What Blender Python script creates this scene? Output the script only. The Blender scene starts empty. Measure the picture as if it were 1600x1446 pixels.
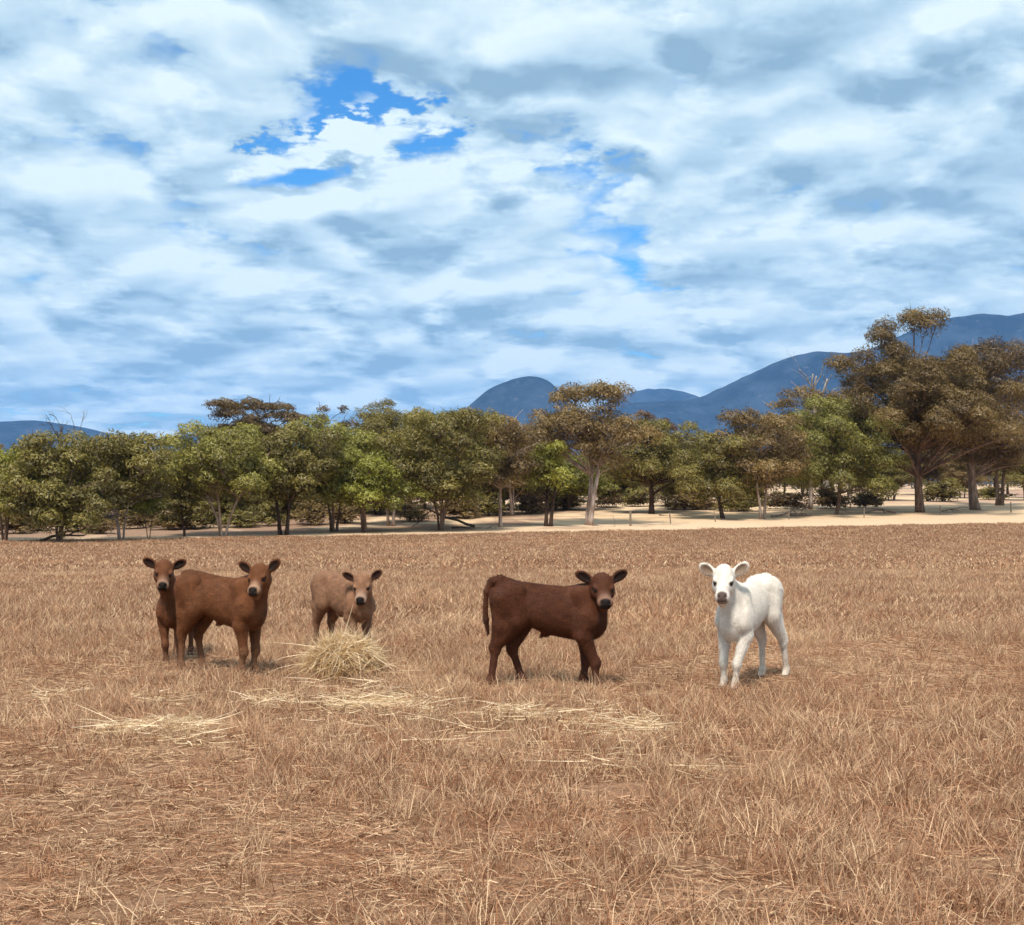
import bpy, bmesh, math, random
import numpy as np
from mathutils import Vector, Matrix

scene = bpy.context.scene
COL = scene.collection
R = math.radians
FPX = 2000.0          # focal length in photograph pixels (1600 px wide)
HOR = 757.0           # horizon row in the photograph
CAM_H = 1.6

# ------------------------------------------------------------------ camera
cam_d = bpy.data.cameras.new('camera')
cam = bpy.data.objects.new('camera', cam_d)
COL.objects.link(cam)
cam.location = (0, 0, CAM_H)
cam.rotation_euler = (R(90), 0, 0)
cam_d.sensor_width = 36.0
cam_d.lens = 36.0 * FPX / 1600.0
cam_d.shift_y = (HOR - 723.0) / 1600.0
cam_d.clip_start = 0.1
cam_d.clip_end = 60000
scene.camera = cam

# ------------------------------------------------------------------ node helpers
def nd(nt, typ, ins=None, **props):
    n = nt.nodes.new(typ)
    for k, v in props.items():
        setattr(n, k, v)
    if ins:
        for k, v in ins.items():
            s = n.inputs[k]
            if isinstance(v, bpy.types.NodeSocket):
                nt.links.new(v, s)
            else:
                s.default_value = v
    return n

def mth(nt, op, a, b=None, c=None, clamp=False):
    ins = {0: a}
    if b is not None: ins[1] = b
    if c is not None: ins[2] = c
    n = nd(nt, 'ShaderNodeMath', ins, operation=op, use_clamp=clamp)
    return n.outputs[0]

def mixc(nt, f, a, b, blend='MIX'):
    n = nt.nodes.new('ShaderNodeMix')
    n.data_type = 'RGBA'; n.blend_type = blend
    for s, v in ((n.inputs[0], f), (n.inputs[6], a), (n.inputs[7], b)):
        if isinstance(v, bpy.types.NodeSocket): nt.links.new(v, s)
        elif isinstance(v, (tuple, list)): s.default_value = (*v[:3], 1)
        else: s.default_value = v
    return n.outputs[2]

def mapr(nt, v, a, b, c=0.0, d=1.0, smooth=True):
    n = nd(nt, 'ShaderNodeMapRange', {0: v, 1: a, 2: b, 3: c, 4: d})
    n.interpolation_type = 'SMOOTHSTEP' if smooth else 'LINEAR'
    n.clamp = True
    return n.outputs[0]

def noise(nt, vec, scale, detail=4.0, rough=0.55, lac=2.0, dist=0.0, out=0, dims='3D'):
    n = nd(nt, 'ShaderNodeTexNoise', noise_dimensions=dims, ins={'Scale': scale, 'Detail': detail, 'Roughness': rough,
                                      'Lacunarity': lac, 'Distortion': dist})
    if vec is not None: nt.links.new(vec, n.inputs['Vector'])
    return n.outputs[out]

# ------------------------------------------------------------------ sky
SUN_EL, SUN_AZ = R(60), R(195)      # azimuth clockwise from +Y: behind the camera, a little to the left
world = bpy.data.worlds.new('World'); scene.world = world
world.use_nodes = True
world.cycles.sampling_method = 'MANUAL'; world.cycles.sample_map_resolution = 256
nt = world.node_tree; nt.nodes.clear()
sky = nt.nodes.new('ShaderNodeTexSky'); sky.sky_type = 'NISHITA'; sky.sun_disc = False
sky.sun_elevation = SUN_EL; sky.sun_rotation = SUN_AZ
sky.altitude = 300; sky.air_density = 1.0; sky.dust_density = 0.3; sky.ozone_density = 2.5
tc = nt.nodes.new('ShaderNodeTexCoord')
sx = nd(nt, 'ShaderNodeSeparateXYZ', {0: tc.outputs['Generated']})
zc = mth(nt, 'ADD', mth(nt, 'MAXIMUM', sx.outputs[2], 0.0), 0.19)
def cloud_plane(zsock):
    return nd(nt, 'ShaderNodeCombineXYZ', {0: mth(nt, 'DIVIDE', sx.outputs[0], zsock),
                                           1: mth(nt, 'DIVIDE', sx.outputs[1], zsock), 2: 3.7}).outputs[0]
def rift(p, cx, cy, ang, hl, hw):
    s = nd(nt, 'ShaderNodeSeparateXYZ', {0: p})
    gx = mth(nt, 'SUBTRACT', s.outputs[0], cx); gy = mth(nt, 'SUBTRACT', s.outputs[1], cy)
    ca, sa = math.cos(R(ang)), math.sin(R(ang))
    ru = mth(nt, 'DIVIDE', mth(nt, 'ADD', mth(nt, 'MULTIPLY', gx, ca), mth(nt, 'MULTIPLY', gy, sa)), hl)
    rv = mth(nt, 'DIVIDE', mth(nt, 'SUBTRACT', mth(nt, 'MULTIPLY', gy, ca), mth(nt, 'MULTIPLY', gx, sa)), hw)
    q = mth(nt, 'ADD', mth(nt, 'MULTIPLY', ru, ru), mth(nt, 'MULTIPLY', rv, rv))
    return mth(nt, 'EXPONENT', mth(nt, 'MULTIPLY', q, -1.0))
def cloud_density(p, detail):
    off = nd(nt, 'ShaderNodeVectorMath', {0: p, 1: (11.3, 4.1, 0)}, operation='ADD').outputs[0]
    big = noise(nt, off, 0.75, 1.0, 0.5, dims='2D')
    fine = noise(nt, off, 2.3, detail, 0.56, 2.1, dims='2D')
    wv = nd(nt, 'ShaderNodeVectorMath', {0: off, 1: nd(nt, 'ShaderNodeCombineXYZ', {0: mth(nt, 'MULTIPLY', fine, 0.55), 1: mth(nt, 'MULTIPLY', fine, -0.40)}).outputs[0]}, operation='ADD').outputs[0]
    vo = nd(nt, 'ShaderNodeTexVoronoi', {'Vector': wv, 'Scale': 3.3, 'Detail': 1.0 if detail > 4 else 0.0, 'Roughness': 0.5, 'Lacunarity': 2.3}, voronoi_dimensions='2D', feature='F1')
    puff = mth(nt, 'SUBTRACT', 1.0, vo.outputs['Distance'])
    d = mth(nt, 'ADD', mth(nt, 'ADD', mth(nt, 'MULTIPLY', big, 0.34), mth(nt, 'MULTIPLY', fine, 0.50)), mth(nt, 'MULTIPLY', puff, 0.20))
    d = mth(nt, 'ADD', d, 0.032)
    # the open rift in the cloud deck
    fw = mth(nt, 'SUBTRACT', fine, 0.5)
    p = nd(nt, 'ShaderNodeVectorMath', {0: p, 1: nd(nt, 'ShaderNodeCombineXYZ', {0: mth(nt, 'MULTIPLY', fw, 1.0), 1: mth(nt, 'MULTIPLY', fw, -0.7)}).outputs[0]}, operation='ADD').outputs[0]
    g = mth(nt, 'ADD', rift(p, -0.29, 2.24, -25, 0.25, 0.045), rift(p, -0.26, 2.06, 43, 0.10, 0.045))
    d = mth(nt, 'ADD', d, mth(nt, 'MULTIPLY', mth(nt, 'ADD', rift(p, 0.10, 2.80, 0, 0.24, 0.18), rift(p, 0.04, 2.20, 0, 0.10, 0.12)), 0.10))
    return mth(nt, 'SUBTRACT', d, mth(nt, 'MULTIPLY', g, 0.21))
p0 = cloud_plane(zc)
z1 = mth(nt, 'ADD', mth(nt, 'MULTIPLY', zc, 1.05), 0.002)
p1 = cloud_plane(z1)
d0 = cloud_density(p0, 8.0); d1 = cloud_density(p1, 6.0)
mask = mapr(nt, d0, 0.33, 0.44)
rim = mth(nt, 'MULTIPLY', mth(nt, 'SUBTRACT', d0, d1), 5.0)
thick = mapr(nt, d0, 0.44, 0.66, 0.10, -0.16)
shade = mth(nt, 'ADD', mth(nt, 'ADD', rim, 0.54), thick, clamp=True)
cr = nt.nodes.new('ShaderNodeValToRGB')
e = cr.color_ramp.elements
e[0].position = 0.0; e[0].color = (0.32, 0.50, 0.66, 1)
e[1].position = 1.0; e[1].color = (0.91, 1.06, 1.10, 1)
m_ = e.new(0.45); m_.color = (0.56, 0.765, 0.91, 1)
nt.links.new(shade, cr.inputs[0])
blue = nd(nt, 'ShaderNodeHueSaturation', {'Saturation': 1.12, 'Value': 1.0, 'Color': sky.outputs[0]}).outputs[0]
skyc = mixc(nt, 1.0, blue, (0.050, 0.130, 0.180), 'MULTIPLY')
allc = mixc(nt, mask, skyc, cr.outputs[0])
bg = nd(nt, 'ShaderNodeBackground', {'Color': allc, 'Strength': 1.0})
wo = nt.nodes.new('ShaderNodeOutputWorld'); nt.links.new(bg.outputs[0], wo.inputs[0])

# ------------------------------------------------------------------ sun (veiled by thin cloud) and exposure
sun_d = bpy.data.lights.new('sun', 'SUN')
sun_d.energy = 4.9; sun_d.angle = R(9); sun_d.color = (1.0, 0.93, 0.82)
sun = bpy.data.objects.new('sun', sun_d); COL.objects.link(sun)
sun_dir = Vector((math.sin(SUN_AZ) * math.cos(SUN_EL), math.cos(SUN_AZ) * math.cos(SUN_EL), math.sin(SUN_EL)))
sun.rotation_euler = sun_dir.to_track_quat('Z', 'Y').to_euler()
sun.location = (0, 0, 50)
scene.view_settings.view_transform = 'Standard'
scene.view_settings.look = 'None'
scene.view_settings.exposure = -0.04
scene.view_settings.gamma = 1.0
scene.view_settings.use_curve_mapping = False
scene.render.engine = 'CYCLES'
scene.cycles.use_adaptive_sampling = True
scene.cycles.adaptive_threshold = 0.02
scene.cycles.adaptive_min_samples = 8
scene.cycles.max_bounces = 6
scene.cycles.diffuse_bounces = 3
scene.cycles.transparent_max_bounces = 8
scene.cycles.volume_bounces = 1

# ------------------------------------------------------------------ generic helpers
def material(name):
    m = bpy.data.materials.new(name); m.use_nodes = True
    nt = m.node_tree; nt.nodes.clear()
    out = nt.nodes.new('ShaderNodeOutputMaterial')
    return m, nt, out

def mesh_obj(name, verts, faces, mat=None, parent=None, smooth=False, attrs=None):
    me = bpy.data.meshes.new(name)
    verts = np.asarray(verts, dtype=np.float32)
    if isinstance(faces, np.ndarray):
        nf, k = faces.shape
        me.vertices.add(len(verts)); me.vertices.foreach_set('co', verts.ravel())
        me.loops.add(nf * k); me.polygons.add(nf)
        me.loops.foreach_set('vertex_index', faces.ravel().astype(np.int32))
        me.polygons.foreach_set('loop_start', np.arange(0, nf * k, k, dtype=np.int32))
        me.polygons.foreach_set('loop_total', np.full(nf, k, dtype=np.int32))
        me.update(calc_edges=True)
    else:
        me.from_pydata([tuple(v) for v in verts], [], faces)
    me.validate()
    if smooth:
        me.polygons.foreach_set('use_smooth', np.ones(len(me.polygons), dtype=bool))
    if attrs:
        for k, (typ, arr) in attrs.items():
            a = me.attributes.new(k, typ, 'POINT')
            arr = np.asarray(arr, dtype=np.float32)
            a.data.foreach_set({'FLOAT': 'value', 'FLOAT_COLOR': 'color', 'FLOAT_VECTOR': 'vector'}[typ], arr.ravel())
    if mat: me.materials.append(mat)
    o = bpy.data.objects.new(name, me); COL.objects.link(o)
    if parent is not None: o.parent = parent
    return o

def empty(name, loc, rz=0.0, s=1.0):
    o = bpy.data.objects.new(name, None); COL.objects.link(o)
    o.location = loc; o.rotation_euler = (0, 0, rz); o.scale = (s, s, s)
    o.empty_display_size = 0.2
    return o

def tag(o, label=None, cat=None, group=None, kind=None):
    if label: o['label'] = label
    if cat: o['category'] = cat
    if group: o['group'] = group
    if kind: o['kind'] = kind
    return o

class Tubes:
    """collects tapered tubes into one mesh"""
    def __init__(self): self.v = []; self.f = []
    def add(self, pts, rad, n=6):
        pts = np.asarray(pts, float); m = len(pts)
        tang = np.gradient(pts, axis=0)
        tang /= (np.linalg.norm(tang, axis=1, keepdims=True) + 1e-9)
        ref = np.array([0.31, 0.87, 0.38]) if abs(tang[0] @ np.array([0.31, 0.87, 0.38])) < 0.9 else np.array([1.0, 0, 0])
        b0 = len(self.v); ang = np.arange(n) * 2 * math.pi / n
        for i in range(m):
            a = np.cross(tang[i], ref); a /= np.linalg.norm(a) + 1e-9
            b = np.cross(tang[i], a)
            for t in ang:
                self.v.append(pts[i] + rad[i] * (math.cos(t) * a + math.sin(t) * b))
        for i in range(m - 1):
            for j in range(n):
                j2 = (j + 1) % n
                self.f.append((b0 + i * n + j, b0 + i * n + j2, b0 + (i + 1) * n + j2, b0 + (i + 1) * n + j))
        self.f.append(tuple(b0 + (m - 1) * n + j for j in range(n)))
        self.f.append(tuple(b0 + n - 1 - j for j in range(n)))

def bezier(a, b, c, n):
    t = np.linspace(0, 1, n)[:, None]
    a, b, c = map(np.asarray, (a, b, c))
    return (1 - t) ** 2 * a + 2 * t * (1 - t) * b + t * t * c

# ------------------------------------------------------------------ terrain
_TY = np.array([-60, 0, 11, 20, 40, 60, 80, 90, 100, 110, 120, 130, 150, 200, 300, 600, 2000, 30000], float)
_TZ = np.array([0.05, 0.02, 0, -.2, -.95, -1.7, -2.18, -2.1, -1.9, -1.7, -1.15, -.8, -.35, .2, .7, 1.1, 1.2, 1.2], float)
_ys = np.concatenate([np.arange(-60, 400, 1.0), np.arange(400, 30000, 50.0)])
_zs = np.interp(_ys, _TY, _TZ)
_k = np.hanning(15); _k /= _k.sum()
_n1 = 460
_sm = np.convolve(np.pad(_zs[:_n1], 7, mode='edge'), _k, mode='valid')
_zs[:_n1 - 10] = _sm[:_n1 - 10]
def ground_z(x, y):
    x = np.asarray(x, float); y = np.asarray(y, float)
    z = np.interp(y, _ys, _zs)
    near = np.clip((130 - y) / 60, 0, 1)
    z = z + near * (0.018 * np.sin(x * 1.3 + 0.7 * y) * np.sin(y * 0.9 + 1.0) + 0.022 * np.sin(x * 0.37 + 2) * np.cos(y * 0.29))
    return z
def gz(x, y): return float(ground_z(x, y))
def field_edge(x): return 94 + 0.33 * x

_dl = np.arange(60, 400, 0.25)
_row = HOR + (CAM_H - np.interp(_dl, _ys, _zs)) / _dl * FPX
def dist_for_row(row):           # distance at which the ground meets that row of the photograph (beyond 60 m)
    return float(np.interp(-row, -_row, _dl))

def build_ground():
    ys = np.concatenate([np.arange(-40, 20, 0.5), np.arange(20, 140, 2), np.arange(140, 400, 10),
                         np.geomspace(400, 14000, 30)])
    xs = np.concatenate([-np.geomspace(60, 12000, 24)[::-1], np.arange(-58, 59, 1.0), np.geomspace(60, 12000, 24)])
    X, Y = np.meshgrid(xs, ys)
    Z = ground_z(X, Y)
    v = np.stack([X.ravel(), Y.ravel(), Z.ravel()], 1)
    nx, ny = len(xs), len(ys)
    i = np.arange(ny - 1)[:, None] * nx + np.arange(nx - 1)[None, :]
    f = np.stack([i, i + 1, i + 1 + nx, i + nx], -1).reshape(-1, 4)
    m, nt, out = material('paddock_ground')
    geo = nt.nodes.new('ShaderNodeNewGeometry')
    pos = geo.outputs['Position']
    s = nd(nt, 'ShaderNodeSeparateXYZ', {0: pos})
    n1 = noise(nt, pos, 0.35, 5, 0.6)
    n2 = noise(nt, pos, 9.0, 6, 0.65)
    n3 = noise(nt, pos, 60.0, 4, 0.7)
    edge = mth(nt, 'SUBTRACT', s.outputs[1], mth(nt, 'ADD', mth(nt, 'MULTIPLY', s.outputs[0], 0.33), 94.0))
    edge = mth(nt, 'ADD', edge, mth(nt, 'MULTIPLY', mth(nt, 'SUBTRACT', n1, 0.5), 3.0))
    soil = mixc(nt, mapr(nt, n2, 0.3, 0.7), (0.12, 0.058, 0.032), (0.27, 0.15, 0.088))
    soil = mixc(nt, mapr(nt, n3, 0.45, 0.7), soil, (0.36, 0.21, 0.125))
    nst = noise(nt, nd(nt, 'ShaderNodeVectorMath', {0: pos, 1: (0.3, 1.5, 1)}, operation='MULTIPLY').outputs[0], 0.5, 5, 0.6)
    straw = mixc(nt, mapr(nt, nst, 0.35, 0.68), (0.52, 0.35, 0.21), (0.76, 0.56, 0.36))
    strip = mixc(nt, mapr(nt, n2, 0.35, 0.7), (0.55, 0.38, 0.24), (0.72, 0.53, 0.36))
    far = mixc(nt, mapr(nt, edge, 9.0, 14.0), strip, straw)
    n4 = noise(nt, pos, 0.03, 3, 0.5)
    pink = mixc(nt, mapr(nt, n4, 0.40, 0.58), far, (0.40, 0.25, 0.18))
    far = mixc(nt, mapr(nt, edge, 18, 45), far, pink)
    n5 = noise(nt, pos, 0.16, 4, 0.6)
    shade_litw = mth(nt, 'MULTIPLY', mapr(nt, edge, 2.0, 7.0), mapr(nt, mth(nt, 'SUBTRACT', n5, mth(nt, 'MULTIPLY', s.outputs[0], 0.006)), 0.42, 0.60))
    shade_litw = mth(nt, 'MULTIPLY', shade_litw, mapr(nt, edge, 75.0, 40.0))
    far = mixc(nt, shade_litw, far, mixc(nt, mapr(nt, n2, 0.35, 0.65), (0.22, 0.13, 0.085), (0.36, 0.23, 0.155)))  # brown leaf litter that also puts the trees' shade into the ground colour
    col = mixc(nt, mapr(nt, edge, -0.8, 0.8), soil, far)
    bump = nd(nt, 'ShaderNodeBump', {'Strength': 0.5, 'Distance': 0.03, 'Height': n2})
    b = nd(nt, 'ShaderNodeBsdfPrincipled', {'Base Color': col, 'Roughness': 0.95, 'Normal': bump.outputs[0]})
    b.inputs['Specular IOR Level'].default_value = 0.1
    nt.links.new(b.outputs[0], out.inputs[0])
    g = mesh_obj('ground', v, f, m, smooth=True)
    tag(g, 'dry brown stubble field and pale straw paddock beyond', None, None, 'structure')
build_ground()

# ------------------------------------------------------------------ distant hills
def hill_material():
    m, nt, out = material('shaded_hill_scrub')
    geo = nt.nodes.new('ShaderNodeNewGeometry')
    n1 = noise(nt, geo.outputs['Position'], 0.0045, 9, 0.72)
    n2 = noise(nt, geo.outputs['Position'], 0.03, 4, 0.7)
    c = mixc(nt, mapr(nt, n1, 0.4, 0.65), (0.006, 0.014, 0.030), (0.034, 0.050, 0.078))  # dark blue tones: cloud shade and haze put into the scrub colour
    c = mixc(nt, mapr(nt, n2, 0.58, 0.72), c, (0.085, 0.085, 0.10))
    b = nd(nt, 'ShaderNodeBsdfDiffuse', {'Color': c})
    nt.links.new(b.outputs[0], out.inputs[0])
    return m
HILL = hill_material()
def fbm2(x, y, seed, octaves=5):
    rng = np.random.RandomState(seed); out = np.zeros_like(x); a = 1.0; f = 1.0
    for o in range(octaves):
        for k in range(3):
            th = rng.rand() * 6.28; ph = rng.rand() * 6.28
            out += a * np.sin(f * (x * math.cos(th) + y * math.sin(th)) + ph + 1.3 * np.sin(0.7 * f * (y * math.cos(th) - x * math.sin(th)) + ph * 2)) / 3
        a *= 0.5; f *= 2.05
    return out
def hill(name, label, D, prof, depth, seed, rough=0.14):
    """prof: list of (photo x, photo y) of the skyline; the hill stands D metres away and is 2*depth deep"""
    px = np.array([p[0] for p in prof], float); py = np.array([p[1] for p in prof], float)
    Xs = (px - 800) / FPX * D; Hs = (HOR - py) / FPX * D + CAM_H
    nx = 260; ny = 61
    x = np.linspace(Xs[0], Xs[-1], nx)
    hh = np.interp(x, Xs, Hs)
    k = np.hanning(13); k /= k.sum()
    hh = np.convolve(np.pad(hh, 6, mode='edge'), k, mode='valid')
    hh = hh + hh.max() * (0.010 * fbm2(x / depth * 7, x * 0 + seed, seed + 2, 4) + 0.004 * fbm2(x / depth * 60, x * 0, seed + 7, 2)) * np.clip(hh / hh.max() * 3, 0, 1)
    v = np.linspace(-1, 1, ny)
    X, V = np.meshgrid(x, v)
    prof2 = np.exp(-3.0 * V ** 2) - math.exp(-3.0)
    prof2 = prof2 / prof2.max()
    fb = fbm2(X / depth * 3.0, V * 3.0 * 1.2, seed)
    H = np.tile(hh, (ny, 1))
    Z = H * np.clip(prof2 * (1 + rough * fb * (1 - prof2) * 6), 0, None) + rough * 0.10 * H * fbm2(X / depth * 9, V * 9, seed + 5, 4) * prof2 ** 0.5
    Z = np.maximum(Z, -2)
    Y = D + V * depth + 0.10 * depth * np.sin(X / depth * 1.7 + seed)
    vs = np.stack([X.ravel(), Y.ravel(), Z.ravel() - 1.0], 1)
    i = np.arange(ny - 1)[:, None] * nx + np.arange(nx - 1)[None, :]
    f = np.stack([i, i + 1, i + 1 + nx, i + nx], -1).reshape(-1, 4)
    o = mesh_obj(name, vs, f, HILL, smooth=True)
    tag(o, label, None, None, 'structure')
hill('hill', 'low blue hill behind the trees at the left', 7500,
     [(-420, 757), (-260, 700), (-120, 672), (0, 660), (60, 657), (110, 664), (170, 678), (235, 697), (300, 725), (360, 757)], 1500, 3)
hill('hill', 'small blue hill rising behind the tallest left trees', 8200,
     [(150, 757), (220, 703), (260, 686), (300, 680), (360, 678), (440, 690), (560, 720), (640, 757)], 1300, 8)
hill('hill', 'rounded blue dome of a hill behind the middle trees', 6200,
     [(640, 757), (700, 690), (732, 638), (765, 612), (800, 596), (830, 591), (855, 597), (875, 615), (895, 632), (930, 668), (1010, 757)], 900, 5)
hill('hill', 'pale far hill in the saddle between two blue hills', 9800,
     [(890, 757), (930, 640), (975, 616), (1010, 610), (1040, 608), (1062, 612), (1090, 622), (1150, 660), (1260, 757)], 1300, 12)
hill('hill', 'long blue mountain ridge climbing to the right edge', 6800,
     [(900, 757), (935, 650), (965, 634), (1010, 629), (1060, 630), (1090, 624), (1130, 606), (1180, 583), (1225, 567), (1265, 555), (1310, 553),
      (1345, 547), (1390, 530), (1440, 508), (1490, 500), (1540, 502), (1590, 495), (1640, 490), (1720, 500), (1850, 540), (2000, 600), (2200, 757)], 1500, 21)

# ------------------------------------------------------------------ trees
def leaf_material():
    m, nt, out = material('gum_leaves')
    oi = nt.nodes.new('ShaderNodeObjectInfo')
    at = nd(nt, 'ShaderNodeAttribute', attribute_name='tint')
    base = oi.outputs['Color']
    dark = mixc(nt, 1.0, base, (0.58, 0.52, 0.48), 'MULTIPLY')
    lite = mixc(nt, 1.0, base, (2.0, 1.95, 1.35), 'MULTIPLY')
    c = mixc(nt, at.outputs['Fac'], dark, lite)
    d = nd(nt, 'ShaderNodeBsdfDiffuse', {'Color': c})
    t = nd(nt, 'ShaderNodeBsdfTranslucent', {'Color': mixc(nt, 1.0, c, (1.0, 1.05, 0.6), 'MULTIPLY')})
    g = nd(nt, 'ShaderNodeBsdfGlossy', {'Color': (0.8, 0.8, 0.8, 1), 'Roughness': 0.45})
    mx = nd(nt, 'ShaderNodeMixShader', {0: 0.28, 1: d.outputs[0], 2: t.outputs[0]})
    mx2 = nd(nt, 'ShaderNodeMixShader', {0: 0.03, 1: mx.outputs[0], 2: g.outputs[0]})
    nt.links.new(mx2.outputs[0], out.inputs[0])
    return m
def bark_material():
    m, nt, out = material('gum_bark')
    oi = nt.nodes.new('ShaderNodeObjectInfo')
    tc = nt.nodes.new('ShaderNodeTexCoord')
    st = nd(nt, 'ShaderNodeVectorMath', {0: tc.outputs['Object'], 1: (3.0, 3.0, 0.6)}, operation='MULTIPLY').outputs[0]
    n1 = noise(nt, st, 1.6, 6, 0.65)
    n2 = noise(nt, st, 9, 4, 0.6)
    c = mixc(nt, mapr(nt, n1, 0.40, 0.62), mixc(nt, 1.0, oi.outputs['Color'], (0.5, 0.43, 0.38), 'MULTIPLY'), oi.outputs['Color'])
    c = mixc(nt, mapr(nt, n2, 0.5, 0.8), c, mixc(nt, 1.0, oi.outputs['Color'], (0.6, 0.55, 0.5), 'MULTIPLY'))
    bump = nd(nt, 'ShaderNodeBump', {'Strength': 0.6, 'Distance': 0.05, 'Height': n2})
    b = nd(nt, 'ShaderNodeBsdfPrincipled', {'Base Color': c, 'Roughness': 0.9, 'Normal': bump.outputs[0]})
    b.inputs['Specular IOR Level'].default_value = 0.15
    nt.links.new(b.outputs[0], out.inputs[0])
    return m
LEAF = leaf_material(); BARK = bark_material()

def wobble(pts, amp, rng):
    pts = np.array(pts, float); n = len(pts)
    w = np.cumsum(rng.randn(n, 3), axis=0); w -= np.linspace(0, 1, n)[:, None] * w[-1]
    w[0] = 0
    pts[:, :2] += amp * w[:, :2]
    return pts

def tree_meshes(H, W, seed, stems=2, fork=0.35, bottom=0.3, lean=(0, 0), thick=1.0, nclump=40, flat=0.8,
                leaf=0.265, dens=480, open_=0.0, spread=0.10, blobs=None, bare=0.22):
    """returns (tube data, leaf vertices, leaf faces, tint) for a gum tree standing at the origin"""
    rng = np.random.RandomState(seed)
    T = Tubes()
    # ---- where the foliage clumps sit
    if blobs is None:
        b_ = bottom * 1.05
        blobs = [(0, 0, (b_ + 1) / 2 + 0.05, 0.5, (1 - b_) / 2 - 0.04), (0.05, 0, b_ + 0.22 * (1 - b_), 0.52, 0.26 * (1 - b_)), (-0.12, 0, b_ + 0.30 * (1 - b_), 0.45, 0.30 * (1 - b_))]
    cl = []; nclump = int(nclump * 1.75)
    wts = np.array([(b[3] ** 2 * b[4]) ** 0.62 for b in blobs]); wts = wts / wts.sum()
    tries = 0
    while len(cl) < nclump and tries < 6000:
        tries += 1
        b = blobs[rng.choice(len(blobs), p=wts)]
        u = rng.randn(3); u /= np.linalg.norm(u)
        if u[2] < -0.25 and rng.rand() < 0.3: u[2] *= -1
        r = rng.uniform(0.30, 0.98)
        c = np.array([b[0] * W + u[0] * r * b[3] * W, b[1] * W + u[1] * r * b[3] * W * 0.8, b[2] * H + u[2] * r * b[4] * H])
        rc = W * rng.uniform(0.075, 0.145) * (0.75 + 0.5 * min(1, b[3] / 0.4))
        rc = max(min(rc, 1.25 + 0.03 * max(0, H - 10)), 0.35)
        # keep inside the crown outline
        if c[2] + flat * rc > H: c[2] = H - flat * rc
        if any(np.linalg.norm((c - q[0]) * np.array([1, 1, 1.3])) < 0.66 * min(rc, q[1]) for q in cl): continue
        cl.append((c, rc))
    # ---- stems
    nodes = []; r0 = 0.022 * H * thick / math.sqrt(stems)
    for s in range(stems):
        a = rng.rand() * 6.28 if stems > 1 else 0
        off = (np.array([math.cos(a), math.sin(a)]) * r0 * 1.3 * (stems > 1)) * rng.uniform(0.7, 2.0)
        base = np.array([off[0], off[1], -0.15])
        top_h = H * rng.uniform(0.62, 0.8)
        top = np.array([lean[0] * H + off[0] * 2 + math.cos(a) * spread * W * (stems > 1) * rng.uniform(0.8, 2.2),
                        lean[1] * H + off[1] * 2 + math.sin(a) * spread * W * (stems > 1) * rng.uniform(0.8, 2.2), top_h])
        mid = np.array([base[0] + lean[0] * H * 0.75, base[1] + lean[1] * H * 0.75, top_h * 0.5])
        mid[:2] += (top[:2] - base[:2]) * 0.15
        pts = wobble(bezier(base, mid, top, 12), 0.02 * H / 12 * 1.6, rng)
        rad = r0 * (1 - np.linspace(0, 1, 12) ** 1.1 * 0.80)
        rad[0] *= 1.25; rad[1] *= 1.06
        T.add(pts, rad, 8)
        for i in range(3, 12): nodes.append((pts[i], rad[i]))
    # ---- limbs to every clump
    npos = np.array([n[0] for n in nodes]); nrad = np.array([n[1] for n in nodes])
    V, F, TI = [], [], []
    for ci, (c, rc) in enumerate(cl):
        tgt = c - np.array([0, 0, 0.25 * rc])
        dz = tgt[2] - npos[:, 2]; dh = np.linalg.norm(npos[:, :2] - tgt[:2], axis=1)
        score = np.abs(dz - 0.75 * dh) + 0.3 * dh + np.where(npos[:, 2] < fork * H * 0.8, 2.5, 0) + np.where(dz < 0, -dz * 2, 0)
        j = int(np.argmin(score + rng.rand(len(score)) * 2.4))
        st = npos[j]; rr = min(nrad[j] * 0.50, 0.045 + 0.011 * np.linalg.norm(tgt - st) * thick)
        mid = st * 0.5 + tgt * 0.5; mid[2] += 0.12 * np.linalg.norm(tgt - st); mid[:2] += rng.randn(2) * 0.10 * np.linalg.norm(tgt - st)
        pts = wobble(bezier(st, mid, tgt, 7), 0.07, rng)
        T.add(pts, np.linspace(rr, 0.03, 7), 5 if rr > 0.08 else 4)
        for k in range(2):                      # twigs inside the clump
            u = rng.randn(3); u[2] = abs(u[2]) * 0.6; u /= np.linalg.norm(u)
            q0 = pts[rng.randint(4, 7)]; q1 = c + u * rc * np.array([0.8, 0.8, 0.55])
            T.add(bezier(q0, (q0 + q1) / 2 + rng.randn(3) * 0.1, q1, 4), [0.028, 0.024, 0.018, 0.01], 3)
        # leaves
        n = int(dens * rc * rc * (1 - open_) * rng.uniform(0.75, 1.15))
        n = max(60, n)
        u = rng.randn(n, 3); u /= np.linalg.norm(u, axis=1, keepdims=True)
        fl = (u[:, 2] < -0.1) & (rng.rand(n) < 0.72); u[fl, 2] *= -1
        lump = 1 + 0.16 * np.sin(u[:, 0] * 5 + ci) * np.cos(u[:, 1] * 5 + 2 * ci) + 0.13 * np.sin(u[:, 2] * 7 + u[:, 0] * 6 + ci * 1.7)
        rad = rc * lump * (0.35 + 0.65 * rng.rand(n) ** 0.45)
        stray = rng.rand(n) < 0.05; rad[stray] *= rng.uniform(1.0, 1.3, stray.sum())
        P = c + u * rad[:, None] * np.array([1, 1, flat])
        nrm = u * 1.0 + np.array([0, 0, 0.15]) + rng.randn(n, 3) * 0.42; nrm /= np.linalg.norm(nrm, axis=1, keepdims=True)
        tn = np.cross(nrm, rng.randn(n, 3)); tn[:, 2] -= 0.4
        tn -= (tn * nrm).sum(1, keepdims=True) * nrm
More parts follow.
